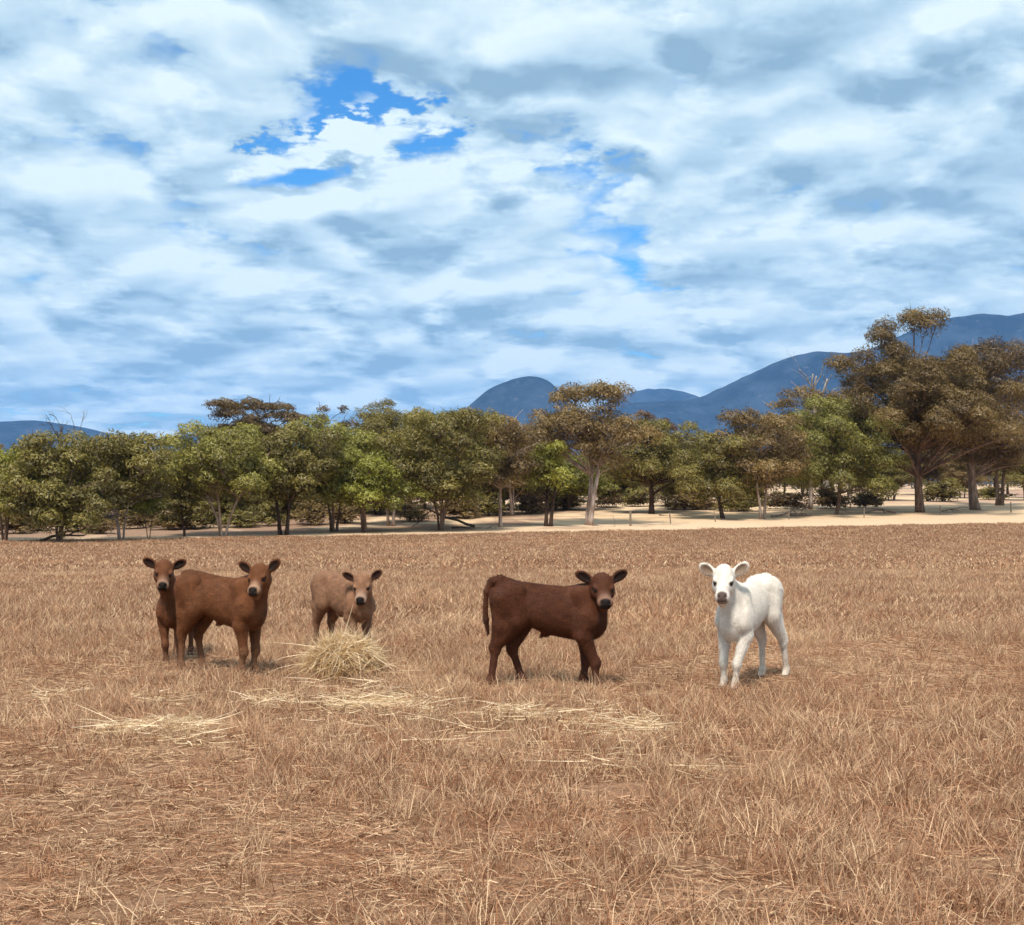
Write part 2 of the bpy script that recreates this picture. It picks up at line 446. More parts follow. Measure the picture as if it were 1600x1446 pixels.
        tn /= np.linalg.norm(tn, axis=1, keepdims=True) + 1e-9
        bn = np.cross(nrm, tn)
        L = leaf * rng.uniform(0.6, 1.25, n)[:, None]; Wd = L * rng.uniform(0.24, 0.40, n)[:, None]
        b0 = sum(len(q) for q in V)
        quad = np.stack([P - tn * L * 0.5, P + bn * Wd * 0.5 + nrm * L * 0.06, P + tn * L * 0.5, P - bn * Wd * 0.5 + nrm * L * 0.06], 1).reshape(-1, 3)
        V.append(quad)
        idx = b0 + np.arange(n)[:, None] * 4 + np.arange(4)[None, :]
        F.append(idx)
        ct = rng.uniform(-0.22, 0.26)
        TI.append(np.repeat(np.clip(0.42 + ct + rng.randn(n) * 0.17, 0, 1), 4))
    # ---- bare dead twigs sticking out of the crown
    for k in range(int(nclump * bare)):
        c, rc = cl[rng.randint(len(cl))]
        q1 = c + np.array([rng.randn() * 0.6, rng.randn() * 0.6, rng.uniform(0.7, 1.3)]) * rc
        T.add(wobble(bezier(c - np.array([0, 0, .3 * rc]), (c + q1) / 2, q1, 6), 0.08, rng), np.linspace(0.05, 0.012, 6), 4)
    return T, np.concatenate(V), np.concatenate(F), np.concatenate(TI)

TREE_LIB = []
def plant(name, label, px, row, top, width, leafcol, barkcol, seed, group=None, lean_x=0.0, trunk_px=None, D=None, cat='tree', **kw):
    """a gum tree whose trunk stands where the ground meets that row of the photograph"""
    D = D or dist_for_row(row)
    tx = trunk_px if trunk_px is not None else px
    X = (tx - 800) / FPX * D
    zb = gz(X, D)
    H = (HOR - top) / FPX * D + CAM_H - zb
    W = 1.12 * width / FPX * D
    lean = ((px - tx) / FPX * D / H, 0)
    root = empty(name, (X, D, zb))
    T, lv, lf, ti = tree_meshes(H, W, seed, lean=lean, **kw)
    tr = mesh_obj('trunk', np.array(T.v), T.f, BARK, root, smooth=True); tr.color = (*barkcol, 1)
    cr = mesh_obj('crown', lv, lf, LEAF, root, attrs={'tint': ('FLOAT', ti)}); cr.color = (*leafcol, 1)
    tag(root, label, cat, group)
    TREE_LIB.append((root, H, W))
    return root

OLIVE = (0.186, 0.156, 0.060); BROWN = (0.205, 0.142, 0.080); GREEN = (0.235, 0.235, 0.062); LIME = (0.245, 0.24, 0.06)
DARK = (0.125, 0.084, 0.054); RUST = (0.120, 0.066, 0.038)
PALE = (0.58, 0.46, 0.39); MIDB = (0.25, 0.17, 0.125); DKB = (0.085, 0.055, 0.04)
FRONT = 'gum trees in the front row along the field edge'
if True:
    P = plant
    P('gum_tree', 'yellow-green topped gum tree cut by the left edge of the photo', 8, 846, 690, 120, (0.25, 0.245, 0.06), MIDB, 1, FRONT, stems=3, bottom=0.22)
    P('gum_tree', 'olive many-stemmed gum tree second from the left edge', 92, 849, 671, 150, OLIVE, MIDB, 2, FRONT, stems=4, bottom=0.16, nclump=40)
    P('gum_tree', 'olive gum tree with slim pale trunks left of the sapling', 190, 845, 676, 150, OLIVE, PALE, 3, FRONT, stems=4, bottom=0.30, nclump=38, thick=0.9)
    P('gum_tree', 'small sapling with a flat green cap at the field edge', 232, 843, 777, 58, GREEN, MIDB, 4, FRONT, stems=2, bottom=0.55, nclump=12, thick=0.8, leaf=0.2, dens=600)
    P('gum_tree', 'low bushy gum tree right of the sapling at the field edge', 288, 839, 745, 80, OLIVE, DKB, 5, FRONT, stems=3, bottom=0.2, nclump=18)
    P('gum_tree', 'broad green-topped gum tree with two twisting pale stems', 348, 838, 660, 195, (0.225, 0.205, 0.068), PALE, 6, FRONT, stems=3, bottom=0.33, nclump=44, spread=0.16)
    P('gum_tree', 'dense olive gum tree on a thick blackish trunk', 446, 836, 655, 150, OLIVE, DKB, 7, FRONT, stems=2, bottom=0.3, nclump=36, thick=1.2)
    P('gum_tree', 'tall green gum tree left of the lower bright green one', 522, 831, 648, 150, (0.225, 0.215, 0.07), MIDB, 8, FRONT, stems=3, bottom=0.28, nclump=38)
    P('gum_tree', 'bright green rounded gum tree with a stout short trunk', 572, 832, 700, 150, GREEN, MIDB, 9, FRONT, stems=2, bottom=0.26, nclump=34, thick=1.7)
    P('gum_tree', 'tall olive gum tree behind the bright green rounded one', 610, 822, 633, 160, OLIVE, PALE, 10, FRONT, stems=3, bottom=0.3, nclump=38)
    P('gum_tree', 'large olive gum tree spreading from several pale stems', 688, 829, 636, 190, OLIVE, MIDB, 11, FRONT, stems=5, bottom=0.22, nclump=46, spread=0.16)
    P('gum_tree', 'brownish gum tree on one slim pale forked trunk', 782, 824, 645, 130, BROWN, PALE, 12, FRONT, stems=1, bottom=0.36, nclump=28, thick=0.8)
    P('gum_tree', 'small lime-green topped gum tree over a dark leaning stump', 852, 823, 688, 100, LIME, DKB, 13, FRONT, stems=2, bottom=0.42, nclump=18, thick=1.6)
    P('gum_tree', 'tall gum tree with thick pale trunk and sparse rusty top', 918, 821, 597, 165, BROWN, (0.55, 0.45, 0.40), 14, FRONT, trunk_px=913,
      stems=2, bottom=0.3, thick=1.25, nclump=40, open_=0.25, bare=0.4, spread=0.05,
      blobs=[(0.02, 0, 0.9, 0.34, 0.10), (-0.14, 0, 0.64, 0.40, 0.18), (0.2, 0, 0.60, 0.36, 0.2)])
    P('gum_tree', 'olive gum tree on a straight dark trunk in the straw', 1018, 803, 655, 150, OLIVE, DKB, 15, FRONT, stems=1, bottom=0.28, nclump=36, thick=1.4)
    P('gum_tree', 'olive gum tree with foliage drooping low on its dark trunk', 1118, 811, 672, 125, OLIVE, DKB, 16, FRONT, trunk_px=1130, stems=1, bottom=0.14, nclump=34, thick=1.2)
    P('gum_tree', 'round-crowned brown gum tree on a slender pale forked trunk', 1192, 811, 637, 140, BROWN, PALE, 17, FRONT, stems=2, bottom=0.26, nclump=38, thick=0.9)
    P('gum_tree', 'greenish gum tree leaning behind the fallen limbs', 1330, 804, 612, 185, (0.19, 0.178, 0.065), MIDB, 18, FRONT, trunk_px=1310, stems=3, bottom=0.16, nclump=46)
    P('gum_tree', 'tallest gum tree with massive trunk and dark feathery top', 1432, 801, 482, 290, (0.155, 0.106, 0.058), (0.24, 0.16, 0.12), 19, FRONT, trunk_px=1438,
      stems=1, bottom=0.3, thick=0.95, nclump=96, bare=0.3, blobs=[(0.0, 0, 0.60, 0.46, 0.24), (0.0, 0, 0.93, 0.15, 0.07), (-0.2, 0, 0.86, 0.08, 0.05), (-0.25, 0, 0.40, 0.25, 0.14), (0.12, -0.2, 0.42, 0.30, 0.13), (-0.08, -0.22, 0.46, 0.3, 0.12), (0.05, 0.2, 0.40, 0.3, 0.12)])
    P('gum_tree', 'dark gum tree on a strongly leaning trunk near the right edge', 1510, 797, 520, 190, DARK, (0.34, 0.25, 0.2), 20, FRONT, trunk_px=1524,
      stems=1, bottom=0.25, thick=1.2, nclump=56, bare=0.3, open_=0.1, blobs=[(0.05, 0, 0.66, 0.5, 0.3), (0.15, 0, 0.35, 0.35, 0.15), (-0.05, -0.25, 0.45, 0.35, 0.15)])
    P('gum_tree', 'low olive gum tree cut by the right edge of the photo', 1604, 782, 672, 90, (0.18, 0.155, 0.065), MIDB, 21, FRONT, stems=2, bottom=0.2, nclump=24)
    P('gum_tree', 'dark gum tree with flat umbrella top behind the left trees', 395, 795, 617, 160, DARK, DKB, 22, None, stems=2, bottom=0.5, nclump=26, flat=0.5, thick=0.9)

    P('gum_tree', 'small dark round-topped tree poking above the left green crowns', 512, 792, 627, 80, DARK, DKB, 23, None, stems=1, bottom=0.4, nclump=16)
    P('gum_tree', 'thin olive treetop with bare twigs above the middle crowns', 592, 795, 623, 70, OLIVE, PALE, 24, None, stems=1, bottom=0.6, nclump=12, bare=1.0)
    P('gum_tree', 'lime-tinged treetop beside the rounded blue hill', 728, 800, 633, 110, (0.27, 0.265, 0.065), MIDB, 25, None, stems=2, bottom=0.4, nclump=22)
    P('gum_tree', 'reddish dark treetop right of the tall pale-trunked tree', 1020, 785, 640, 70, (0.11, 0.062, 0.045), DKB, 26, None, stems=1, bottom=0.5, nclump=14)
    P('gum_tree', 'brown twiggy gum tree between slim trunk and lime-green tree', 800, 806, 650, 120, BROWN, PALE, 27, None, stems=2, bottom=0.3, nclump=26, bare=0.8, open_=0.3)
    P('gum_tree', 'brown drooping gum tree with bare side limbs left of giant', 1265, 796, 600, 110, BROWN, PALE, 28, None, stems=2, bottom=0.4, nclump=26, bare=1.0, open_=0.25)
    P('gum_tree', 'rusty feathery tree filling the gap right of leaning trunk', 1560, 790, 590, 110, (0.13, 0.088, 0.05), MIDB, 29, None, stems=2, bottom=0.2, nclump=30, bare=0.4)
    P('gum_tree', 'dark round gum tree between the straight trunk and low drooper', 1070, 795, 672, 110, OLIVE, DKB, 30, None, stems=2, bottom=0.12, nclump=28)

    MARKS = [(8, 'yellow-green leftmost tree'), (92, 'many-stemmed second tree'), (190, 'tree with slim pale trunks'), (232, 'flat-capped sapling'), (288, 'low bushy tree'),
             (348, 'broad green-topped tree'), (446, 'thick blackish trunk'), (522, 'tall green tree'), (572, 'bright green rounded tree'), (688, 'several pale stems'),
             (782, 'slim pale forked trunk'), (852, 'lime-green topped tree'), (913, 'tall thick pale trunk'), (985, 'thick fence post'), (1018, 'straight dark trunk'), (1130, 'low drooping olive tree'),
             (1192, 'slender pale forked trunk'), (1250, 'big fallen limb'), (1310, 'greenish leaning tree'), (1438, 'massive tallest trunk'), (1524, 'strongly leaning trunk'), (1604, 'right-edge tree')]
    USED = set()
    def by_mark(px, fmt):
        ms = sorted(MARKS, key=lambda m: abs(m[0] - px))
        for m in ms[:4]:
            d = px - m[0]
            for side in (['directly behind the'] if abs(d) < 14 else []) + (['just right of the'] if d > 0 else ['just left of the']) + (['well right of the'] if d > 0 else ['well left of the']):
                t = fmt % (side + ' ' + m[1])
                if t not in USED:
                    USED.add(t); return t
        return fmt % ('beside the ' + ms[0][1])

    # ---- shaded back row: copies of the trees above with own place, size and turn; shade put into darker colours
    rng = random.Random(11)
    lib = [t for t in TREE_LIB if t[1] > 6]
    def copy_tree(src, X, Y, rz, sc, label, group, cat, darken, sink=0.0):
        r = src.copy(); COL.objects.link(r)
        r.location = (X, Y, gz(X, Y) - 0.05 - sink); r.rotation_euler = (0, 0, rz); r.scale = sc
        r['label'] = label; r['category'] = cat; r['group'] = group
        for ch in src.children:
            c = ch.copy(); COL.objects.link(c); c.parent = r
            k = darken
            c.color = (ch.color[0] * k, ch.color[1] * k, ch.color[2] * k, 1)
        return r
    spots = []
    for i in range(46):
        px = -20 + 1640 * (i + rng.uniform(-0.3, 0.3)) / 45
        edge_row = np.interp(px, [0, 400, 800, 1200, 1600], [826, 816, 803, 790, 782])
        row = edge_row - rng.uniform(0, 14)
        if 890 < px < 1000 or 1210 < px < 1260: row -= 8
        spots.append((px, row))
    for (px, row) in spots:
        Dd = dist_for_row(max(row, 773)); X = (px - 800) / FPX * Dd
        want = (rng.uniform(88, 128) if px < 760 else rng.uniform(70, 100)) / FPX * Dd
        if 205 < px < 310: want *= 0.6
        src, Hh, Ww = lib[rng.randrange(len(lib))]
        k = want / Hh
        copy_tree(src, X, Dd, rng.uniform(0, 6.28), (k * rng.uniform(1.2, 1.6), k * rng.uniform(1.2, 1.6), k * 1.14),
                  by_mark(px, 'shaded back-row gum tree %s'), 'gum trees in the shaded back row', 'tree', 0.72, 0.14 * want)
    # ---- far trees beyond the open paddock
    for i in range(18):
        px = 20 + 1560 * (i + rng.uniform(-0.4, 0.4)) / 17
        Dd = rng.uniform(230, 330); X = (px - 800) / FPX * Dd
        src, Hh, Ww = lib[rng.randrange(len(lib))]
        k = rng.uniform(7, 10) / Hh
        copy_tree(src, X, Dd, rng.uniform(0, 6.28), (k * 1.6, k * 1.6, k),
                  by_mark(px, 'small distant tree beyond the paddock %s'), 'far trees across the paddock', 'tree', 0.9)

# ---- the far wood along the horizon
if True:
    rng2 = np.random.RandomState(31)
    V = []; n = 42000
    X = rng2.uniform(-330, 330, n); Dd = rng2.uniform(360, 430, n)
    top = 7.5 + 3.0 * fbm2(X * 0.10, X * 0 + 1, 6, 4) + 1.5 * fbm2(X * 0.5, Dd * 0.1, 9, 3)
    Z = ground_z(X, Dd) + np.clip(top, 2.0, None) * rng2.rand(n) ** 0.7
    Pp = np.stack([X, Dd, Z], 1)
    nr = rng2.randn(n, 3); nr[:, 2] += 0.8; nr /= np.linalg.norm(nr, axis=1, keepdims=True)
    tn = np.cross(nr, rng2.randn(n, 3)); tn /= np.linalg.norm(tn, axis=1, keepdims=True); bn = np.cross(nr, tn)
    L = rng2.uniform(0.5, 1.1, n)[:, None]
    q = np.stack([Pp - tn * L * .6, Pp + bn * L * .35, Pp + tn * L * .6, Pp - bn * L * .35], 1).reshape(-1, 3)
    o = mesh_obj('far_wood', q, np.arange(n * 4).reshape(-1, 4), LEAF, attrs={'tint': ('FLOAT', np.repeat(rng2.rand(n) * .8, 4))})
    o.color = (0.12, 0.088, 0.055, 1)
    tag(o, 'far-off brown wood along the horizon behind the paddock', None, None, 'stuff')

# ---- undergrowth shrubs at the feet of the left-hand trees
def shrub_mesh(seed, H, W):
    return tree_meshes(H, W, seed, stems=4, fork=0.02, nclump=18, thick=0.4, leaf=0.2, dens=620, spread=0.25, bare=0.6, flat=0.95,
                       blobs=[(0, 0, 0.42, 0.46, 0.42), (0.1, 0, 0.2, 0.5, 0.2)])
if True:
    rng = random.Random(3)
    shrub_lib = []
    for k in range(4):
        shrub_lib.append(shrub_mesh(200 + k, 2.2, 2.6))
    shrubs = [(22, 834, 44), (62, 829, 36), (120, 830, 50), (158, 834, 34), (214, 826, 46), (262, 828, 40), (305, 826, 50), (372, 824, 40), (420, 822, 46), (485, 820, 44), (538, 818, 38),
              (640, 815, 44), (716, 810, 36), (762, 806, 40), (830, 803, 40), (885, 797, 40), (948, 793, 44), (1000, 792, 34), (1085, 797, 44), (1160, 799, 36), (1228, 796, 40), (1290, 795, 48), (1352, 794, 36), (1475, 784, 40), (1545, 781, 34)]
    for i, (px, row, hp_) in enumerate(shrubs):
        Dd = dist_for_row(row); X = (px - 800) / FPX * Dd
        T, lv, lf, ti = shrub_lib[i % 4]
        root = empty('shrub', (X, Dd, gz(X, Dd)), rng.uniform(0, 6.28))
        k = hp_ / FPX * Dd / 2.2; root.scale = (k * rng.uniform(1.1, 2.2), k * rng.uniform(1.1, 2.0), k * rng.uniform(0.75, 1.1))
        if i < 4:
            tr = mesh_obj('stem', np.array(T.v), T.f, BARK, root, smooth=True)
            cr_ = mesh_obj('foliage', lv, lf, LEAF, root, attrs={'tint': ('FLOAT', ti)})
            shrub_lib[i % 4] = (T, lv, lf, ti); 
            if i == 0: shrub_objs = []
            shrub_objs.append((tr, cr_))
        else:
            a_, b_ = shrub_objs[i % 4]
            tr = a_.copy(); cr_ = b_.copy()
            for q in (tr, cr_): COL.objects.link(q); q.parent = root
        tr.color = (*DKB, 1); c = rng.choice([DARK, OLIVE, BROWN]); cr_.color = (*c, 1)
        tag(root, by_mark(px, 'low dark scrubby bush %s'), 'shrub', 'scrub bushes under the tree line')

# ---- dead trees and fallen limbs
DEADM = bark_material()
def branching(T, p, d, L, r, depth, rng, droop=0.0, spread=0.7):
    n = 6; pts = [np.array(p, float)]; dd = np.array(d, float)
    for i in range(n):
        dd = dd + rng.randn(3) * 0.16; dd[2] -= droop; dd /= np.linalg.norm(dd)
        pts.append(pts[-1] + dd * L / n)
    T.add(pts, np.linspace(r, r * 0.45, n + 1), 6 if r > 0.04 else 4)
    if depth <= 0: return
    for k in range(rng.randint(2, 4)):
        i = rng.randint(2, n + 1)
        nd_ = dd + rng.randn(3) * spread; nd_ /= np.linalg.norm(nd_)
        branching(T, pts[i], nd_, L * rng.uniform(0.5, 0.75), r * (1 - 0.55 * i / n) * 0.7, depth - 1, rng, droop, spread)
def dead_tree(label, px, row, top, col, seed):
    D = dist_for_row(row); X = (px - 800) / FPX * D; zb = gz(X, D)
    H = (HOR - top) / FPX * D + CAM_H - zb
    rng = np.random.RandomState(seed); T = Tubes()
    root = empty('dead_tree', (X, D, zb))
    branching(T, (0, 0, -0.1), (0.05, 0, 1), H * 0.55, 0.022 * H, 0, rng)
    T2 = Tubes()
    topv = np.array(T.v)[-6:].mean(0)
    for k in range(3):
        branching(T2, topv - [0, 0, 0.2 * k], (rng.randn() * 0.35, rng.randn() * 0.35, 1), H * 0.26, 0.010 * H, 3, rng, 0, 0.55)
    v = np.array(T2.v); kz = (H - topv[2]) / max(0.1, (v[:, 2].max() - topv[2])); v[:, 2] = topv[2] + (v[:, 2] - topv[2]) * kz
    a = mesh_obj('trunk', np.array(T.v), T.f, DEADM, root, smooth=True); b = mesh_obj('branches', v, T2.f, DEADM, root, smooth=True)
    a.color = b.color = (*col, 1)
    tag(root, label, 'dead tree')
def fallen(label, px, row, length, dirx, col, seed, rise=0.15, r=0.11):
    D = dist_for_row(row); X = (px - 800) / FPX * D
    rng = np.random.RandomState(seed); T = Tubes()
    branching(T, (0, 0, r * 0.8), (dirx, rng.uniform(-0.4, 0.4), rise), length, r, 3, rng, 0.02, 0.6)
    v = np.array(T.v)
    gg = np.array([gz(X + q[0], D + q[1]) for q in v]) - gz(X, D)
    v[:, 2] = np.maximum(v[:, 2], 0.01) + gg
    o = mesh_obj('fallen_branch', v, T.f, DEADM, smooth=True); o.color = (*col, 1)
    o.location = (X, D, gz(X, D))
    tag(o, label, 'branch', 'fallen limbs along the tree line')
if True:
    GREYW = (0.36, 0.27, 0.22); DARKW = (0.14, 0.095, 0.07)
    dead_tree('bare grey dead treetop rising above the left trees', 118, 812, 630, (0.12, 0.10, 0.09), 41)
    dead_tree('bare white dead tree standing against the blue ridge', 1288, 785, 545, (0.45, 0.42, 0.40), 43)
    dead_tree('short bare twisted snag over the leftmost trees', 14, 815, 672, (0.10, 0.08, 0.075), 44)
    fallen('big grey fallen limb with upturned end left of the giant tree', 1235, 807, 6.5, 1.0, GREYW, 51, 0.24, 0.20)
    fallen('tangle of thin grey fallen branches by the slender forked trunk', 1205, 809, 4.2, 1.0, GREYW, 52, 0.18, 0.12)
    fallen('low grey fallen branch lying against the giant trunk', 1400, 803, 3.8, -1.0, GREYW, 53, 0.14, 0.11)
    fallen('dark fallen bough propped beside the several pale stems', 742, 825, 4.4, -1.0, DARKW, 54, 0.40, 0.13)
    fallen('dark broken branch lying right of the several pale stems', 706, 826, 2.8, 1.0, DARKW, 55, 0.10, 0.08)
    fallen('dark broken boughs piled under the second tree from left', 58, 849, 3.0, 1.0, DARKW, 56, 0.45, 0.11)
    fallen('thin dead branch on the straw right of the giant trunk', 1470, 800, 2.8, 1.0, GREYW, 57, 0.12, 0.06)
    fallen('thin dead branch on the straw beside the tall pale trunk', 925, 822, 2.4, 1.0, GREYW, 58, 0.05, 0.05)
    fallen('thin dead branch lying behind the straight dark trunk', 1030, 806, 3.0, 1.0, DARKW, 59, 0.05, 0.07)

# ---- wire fence along the straw strip
def wood_post_material():
    m, nt, out = material('weathered_post')
    tc = nt.nodes.new('ShaderNodeTexCoord')
    n1 = noise(nt, nd(nt, 'ShaderNodeVectorMath', {0: tc.outputs['Object'], 1: (14, 14, 1.5)}, operation='MULTIPLY').outputs[0], 2.0, 5, 0.6)
    c = mixc(nt, n1, (0.12, 0.085, 0.06), (0.30, 0.23, 0.18))
    b = nd(nt, 'ShaderNodeBsdfPrincipled', {'Base Color': c, 'Roughness': 0.9})
    nt.links.new(b.outputs[0], out.inputs[0]); return m
if True:
    WOOD = wood_post_material()
    posts = [(985, 822, 1.25, 0.10), (1048, 819, 0.95, 0.055), (1118, 816, 0.9, 0.05), (1232, 812, 0.9, 0.05), (1350, 809, 0.9, 0.05), (1470, 805, 0.9, 0.05), (1580, 801, 1.0, 0.07), (1700, 797, 1.0, 0.07)]
    D0 = dist_for_row(822); X0 = (985 - 800) / FPX * D0
    root = empty('wire_fence', (X0, D0, gz(X0, D0)))
    tag(root, 'low wire fence with weathered posts along the straw strip', 'fence')
    tops = []
    rng = np.random.RandomState(8)
    for (px, row, hgt, r) in posts:
        D = dist_for_row(row); X = (px - 800) / FPX * D; z = gz(X, D)
        T = Tubes(); lean = rng.randn(2) * 0.05
        T.add([(X - X0, D - D0, z - root.location[2] - 0.1), (X - X0 + lean[0] * .5, D - D0, z - root.location[2] + hgt * .5), (X - X0 + lean[0], D - D0 + lean[1], z - root.location[2] + hgt)], [r, r * .95, r * .85], 8)
        mesh_obj('post', np.array(T.v), T.f, WOOD, root)
        tops.append((X - X0 + lean[0] * .5, D - D0 - r, z - root.location[2]))
    for hz in (0.30, 0.58, 0.84):
        T = Tubes(); T.add([(t[0], t[1], t[2] + hz) for t in tops], [0.006] * len(tops), 4)
        mesh_obj('wire', np.array(T.v), T.f, WOOD, root)

# ---- haze: the air between here and the hills
def build_haze():
    bm = bmesh.new(); bmesh.ops.create_cube(bm, size=1.0)
    x0, x1, y0, y1, z0, z1 = -12500, 12500, -45, 14500, -3.4, 1010
    for v in bm.verts:
        v.co = Vector((x0 if v.co.x < 0 else x1, y0 if v.co.y < 0 else y1, z0 if v.co.z < 0 else z1))
    me = bpy.data.meshes.new('haze'); bm.to_mesh(me); bm.free()
    m, nt, out = material('haze_air')
    pv = nt.nodes.new('ShaderNodeVolumePrincipled')
    pv.inputs['Color'].default_value = (0.22, 0.50, 1.0, 1); pv.inputs['Density'].default_value = 5.2e-5
    pv.inputs['Anisotropy'].default_value = 0.0
    nt.links.new(pv.outputs[0], out.inputs['Volume'])
    me.materials.append(m)
    o = bpy.data.objects.new('haze', me); COL.objects.link(o)
    tag(o, 'thin blue haze filling the air', None, None, 'stuff')
build_haze()

# ------------------------------------------------------------------ calves
def surface_nets(d, org, h):
    ins = d < 0
    n = d.shape
    c = [(i, j, k) for i in (0, 1) for j in (0, 1) for k in (0, 1)]
    cnt = np.zeros((n[0] - 1, n[1] - 1, n[2] - 1), np.int8)
    for (i, j, k) in c:
        cnt += ins[i:n[0] - 1 + i, j:n[1] - 1 + j, k:n[2] - 1 + k]
    act = (cnt > 0) & (cnt < 8)
    ci = np.argwhere(act)
    idx = -np.ones(act.shape, np.int64); idx[act] = np.arange(len(ci))
    acc = np.zeros((len(ci), 3)); num = np.zeros(len(ci))
    for a in c:
        for ax in range(3):
            if a[ax]: continue
            b = list(a); b[ax] = 1
            da = d[ci[:, 0] + a[0], ci[:, 1] + a[1], ci[:, 2] + a[2]]
            db = d[ci[:, 0] + b[0], ci[:, 1] + b[1], ci[:, 2] + b[2]]
            m = (da < 0) != (db < 0)
            t = da[m] / (da[m] - db[m])
            p = np.tile(np.array(a, float), (m.sum(), 1)); p[:, ax] = t
            acc[m] += p; num[m] += 1
    v = (ci + acc / num[:, None]) * h + org
    F = []
    for ax in range(3):
        o1, o2 = (ax + 1) % 3, (ax + 2) % 3
        sl0 = [slice(None)] * 3; sl1 = [slice(None)] * 3
        sl0[ax] = slice(0, n[ax] - 1); sl1[ax] = slice(1, n[ax])
        A = ins[tuple(sl0)]; B = ins[tuple(sl1)]
        e = np.argwhere(A != B)
        e = e[(e[:, o1] > 0) & (e[:, o2] > 0) & (e[:, o1] < n[o1] - 1) & (e[:, o2] < n[o2] - 1)]
        flip = ~A[e[:, 0], e[:, 1], e[:, 2]]
        q = []
        for (u, w) in ((1, 1), (0, 1), (0, 0), (1, 0)):
            t = e.copy(); t[:, o1] -= u; t[:, o2] -= w
            q.append(idx[t[:, 0], t[:, 1], t[:, 2]])
        q = np.stack(q, 1); q[flip] = q[flip][:, ::-1]
        F.append(q)
    return v, np.concatenate(F)

class Field:
    def __init__(self, lo, hi, h):
        self.lo = np.array(lo, float); self.h = h
        self.n = np.ceil((np.array(hi) - self.lo) / h).astype(int) + 1
        self.d = np.full(self.n, 0.5, np.float32)
    def win(self, lo, hi, pad):
        a = np.clip(np.floor((np.array(lo) - pad - self.lo) / self.h).astype(int), 0, self.n - 1)
        b = np.clip(np.ceil((np.array(hi) + pad - self.lo) / self.h).astype(int) + 1, 1, self.n)
        ax = [self.lo[i] + self.h * np.arange(a[i], b[i]) for i in range(3)]
        X, Y, Z = np.meshgrid(*ax, indexing='ij')
        return tuple(slice(a[i], b[i]) for i in range(3)), np.stack([X, Y, Z], -1).astype(np.float32)
    def blend(self, sl, d, k):
        c = self.d[sl]
        if k <= 0: self.d[sl] = np.minimum(c, d); return
        hh = np.clip(0.5 + 0.5 * (c - d) / k, 0, 1)
        self.d[sl] = c * (1 - hh) + d * hh - k * hh * (1 - hh)
    def cut(self, sl, d, k):
        c = self.d[sl]; d = -d
        hh = np.clip(0.5 - 0.5 * (c - d) / k, 0, 1)
        self.d[sl] = c * (1 - hh) + d * hh + k * hh * (1 - hh)
    def cone(self, a, b, ra, rb, k=0.03):
        a = np.array(a, float); b = np.array(b, float); r = max(ra, rb)
        sl, P = self.win(np.minimum(a, b) - r, np.maximum(a, b) + r, k + 0.03)
        ab = b - a; t = np.clip(((P - a) @ ab) / (ab @ ab), 0, 1)
        d = np.linalg.norm(P - (a + t[..., None] * ab), axis=-1) - (ra + (rb - ra) * t)
        self.blend(sl, d, k)
    def ell(self, c, rad, M=None, k=0.03, cut=False):
        c = np.array(c, float); rad = np.array(rad, float)
        sl, P = self.win(c - rad.max(), c + rad.max(), k + 0.03)
        q = P - c
        if M is not None: q = q @ M          # columns of M = the ellipsoid's axes
        q1 = np.linalg.norm(q / rad, axis=-1); q2 = np.linalg.norm(q / rad ** 2, axis=-1) + 1e-6
        d = q1 * (q1 - 1) / q2
        (self.cut if cut else self.blend)(sl, d, k)
    def trunk(self, st, k=0.0):
        st = np.array(st, float)
        sl, P = self.win((st[0, 0], -0.2, 0.3), (st[-1, 0], 0.2, 0.95), 0.06)
        x = P[..., 0]
        f = lambda c: np.interp(x, st[:, 0], st[:, c])
        zt, zb, a = f(1), f(2), f(3)
        cz = (zt + zb) / 2; b = (zt - zb) / 2
        t = (P[..., 2] - cz) / b
        a = a * (1 - 0.16 * np.clip(t, -1, 1) - 0.08 * np.clip(-t, 0, 1) * 0)
        e = np.sqrt((P[..., 1] / a) ** 2 + t ** 2)
        d = (e - 1) * np.minimum(a, b)
        dx = np.maximum(np.maximum(st[0, 0] - x, x - st[-1, 0]), 0)
        d = np.where(dx > 0, np.sqrt(np.maximum(d, 0) ** 2 + dx ** 2), d)
        self.blend(sl, d.astype(np.float32), k)

def coat_material(name, rough):
    m, nt, out = material(name)
    at = nd(nt, 'ShaderNodeAttribute', attribute_name='Col')
    tc = nt.nodes.new('ShaderNodeTexCoord')
    st = nd(nt, 'ShaderNodeVectorMath', {0: tc.outputs['Object'], 1: (1.0, 1.0, 0.35)}, operation='MULTIPLY').outputs[0]
    n1 = noise(nt, tc.outputs['Object'], 9, 4, 0.6)
    n2 = noise(nt, st, 130, 3, 0.6)
    n3 = noise(nt, tc.outputs['Object'], 21, 5, 0.65)
    c = mixc(nt, mapr(nt, n1, 0.38, 0.62, 0.0, 0.60), at.outputs['Color'], mixc(nt, 1.0, at.outputs['Color'], (0.58, 0.54, 0.52), 'MULTIPLY'))
    c = mixc(nt, mapr(nt, n3, 0.52, 0.70, 0.0, 0.45), c, mixc(nt, 1.0, c, (1.5, 1.45, 1.35), 'MULTIPLY'))
    bump = nd(nt, 'ShaderNodeBump', {'Strength': 0.35, 'Distance': 0.006, 'Height': n2})
    b = nd(nt, 'ShaderNodeBsdfPrincipled', {'Base Color': c, 'Roughness': rough, 'Normal': bump.outputs[0]})
    b.inputs['Specular IOR Level'].default_value = 0.2
    nt.links.new(b.outputs[0], out.inputs[0])
    return m
SKIN = coat_material('calf_coat', 0.75)
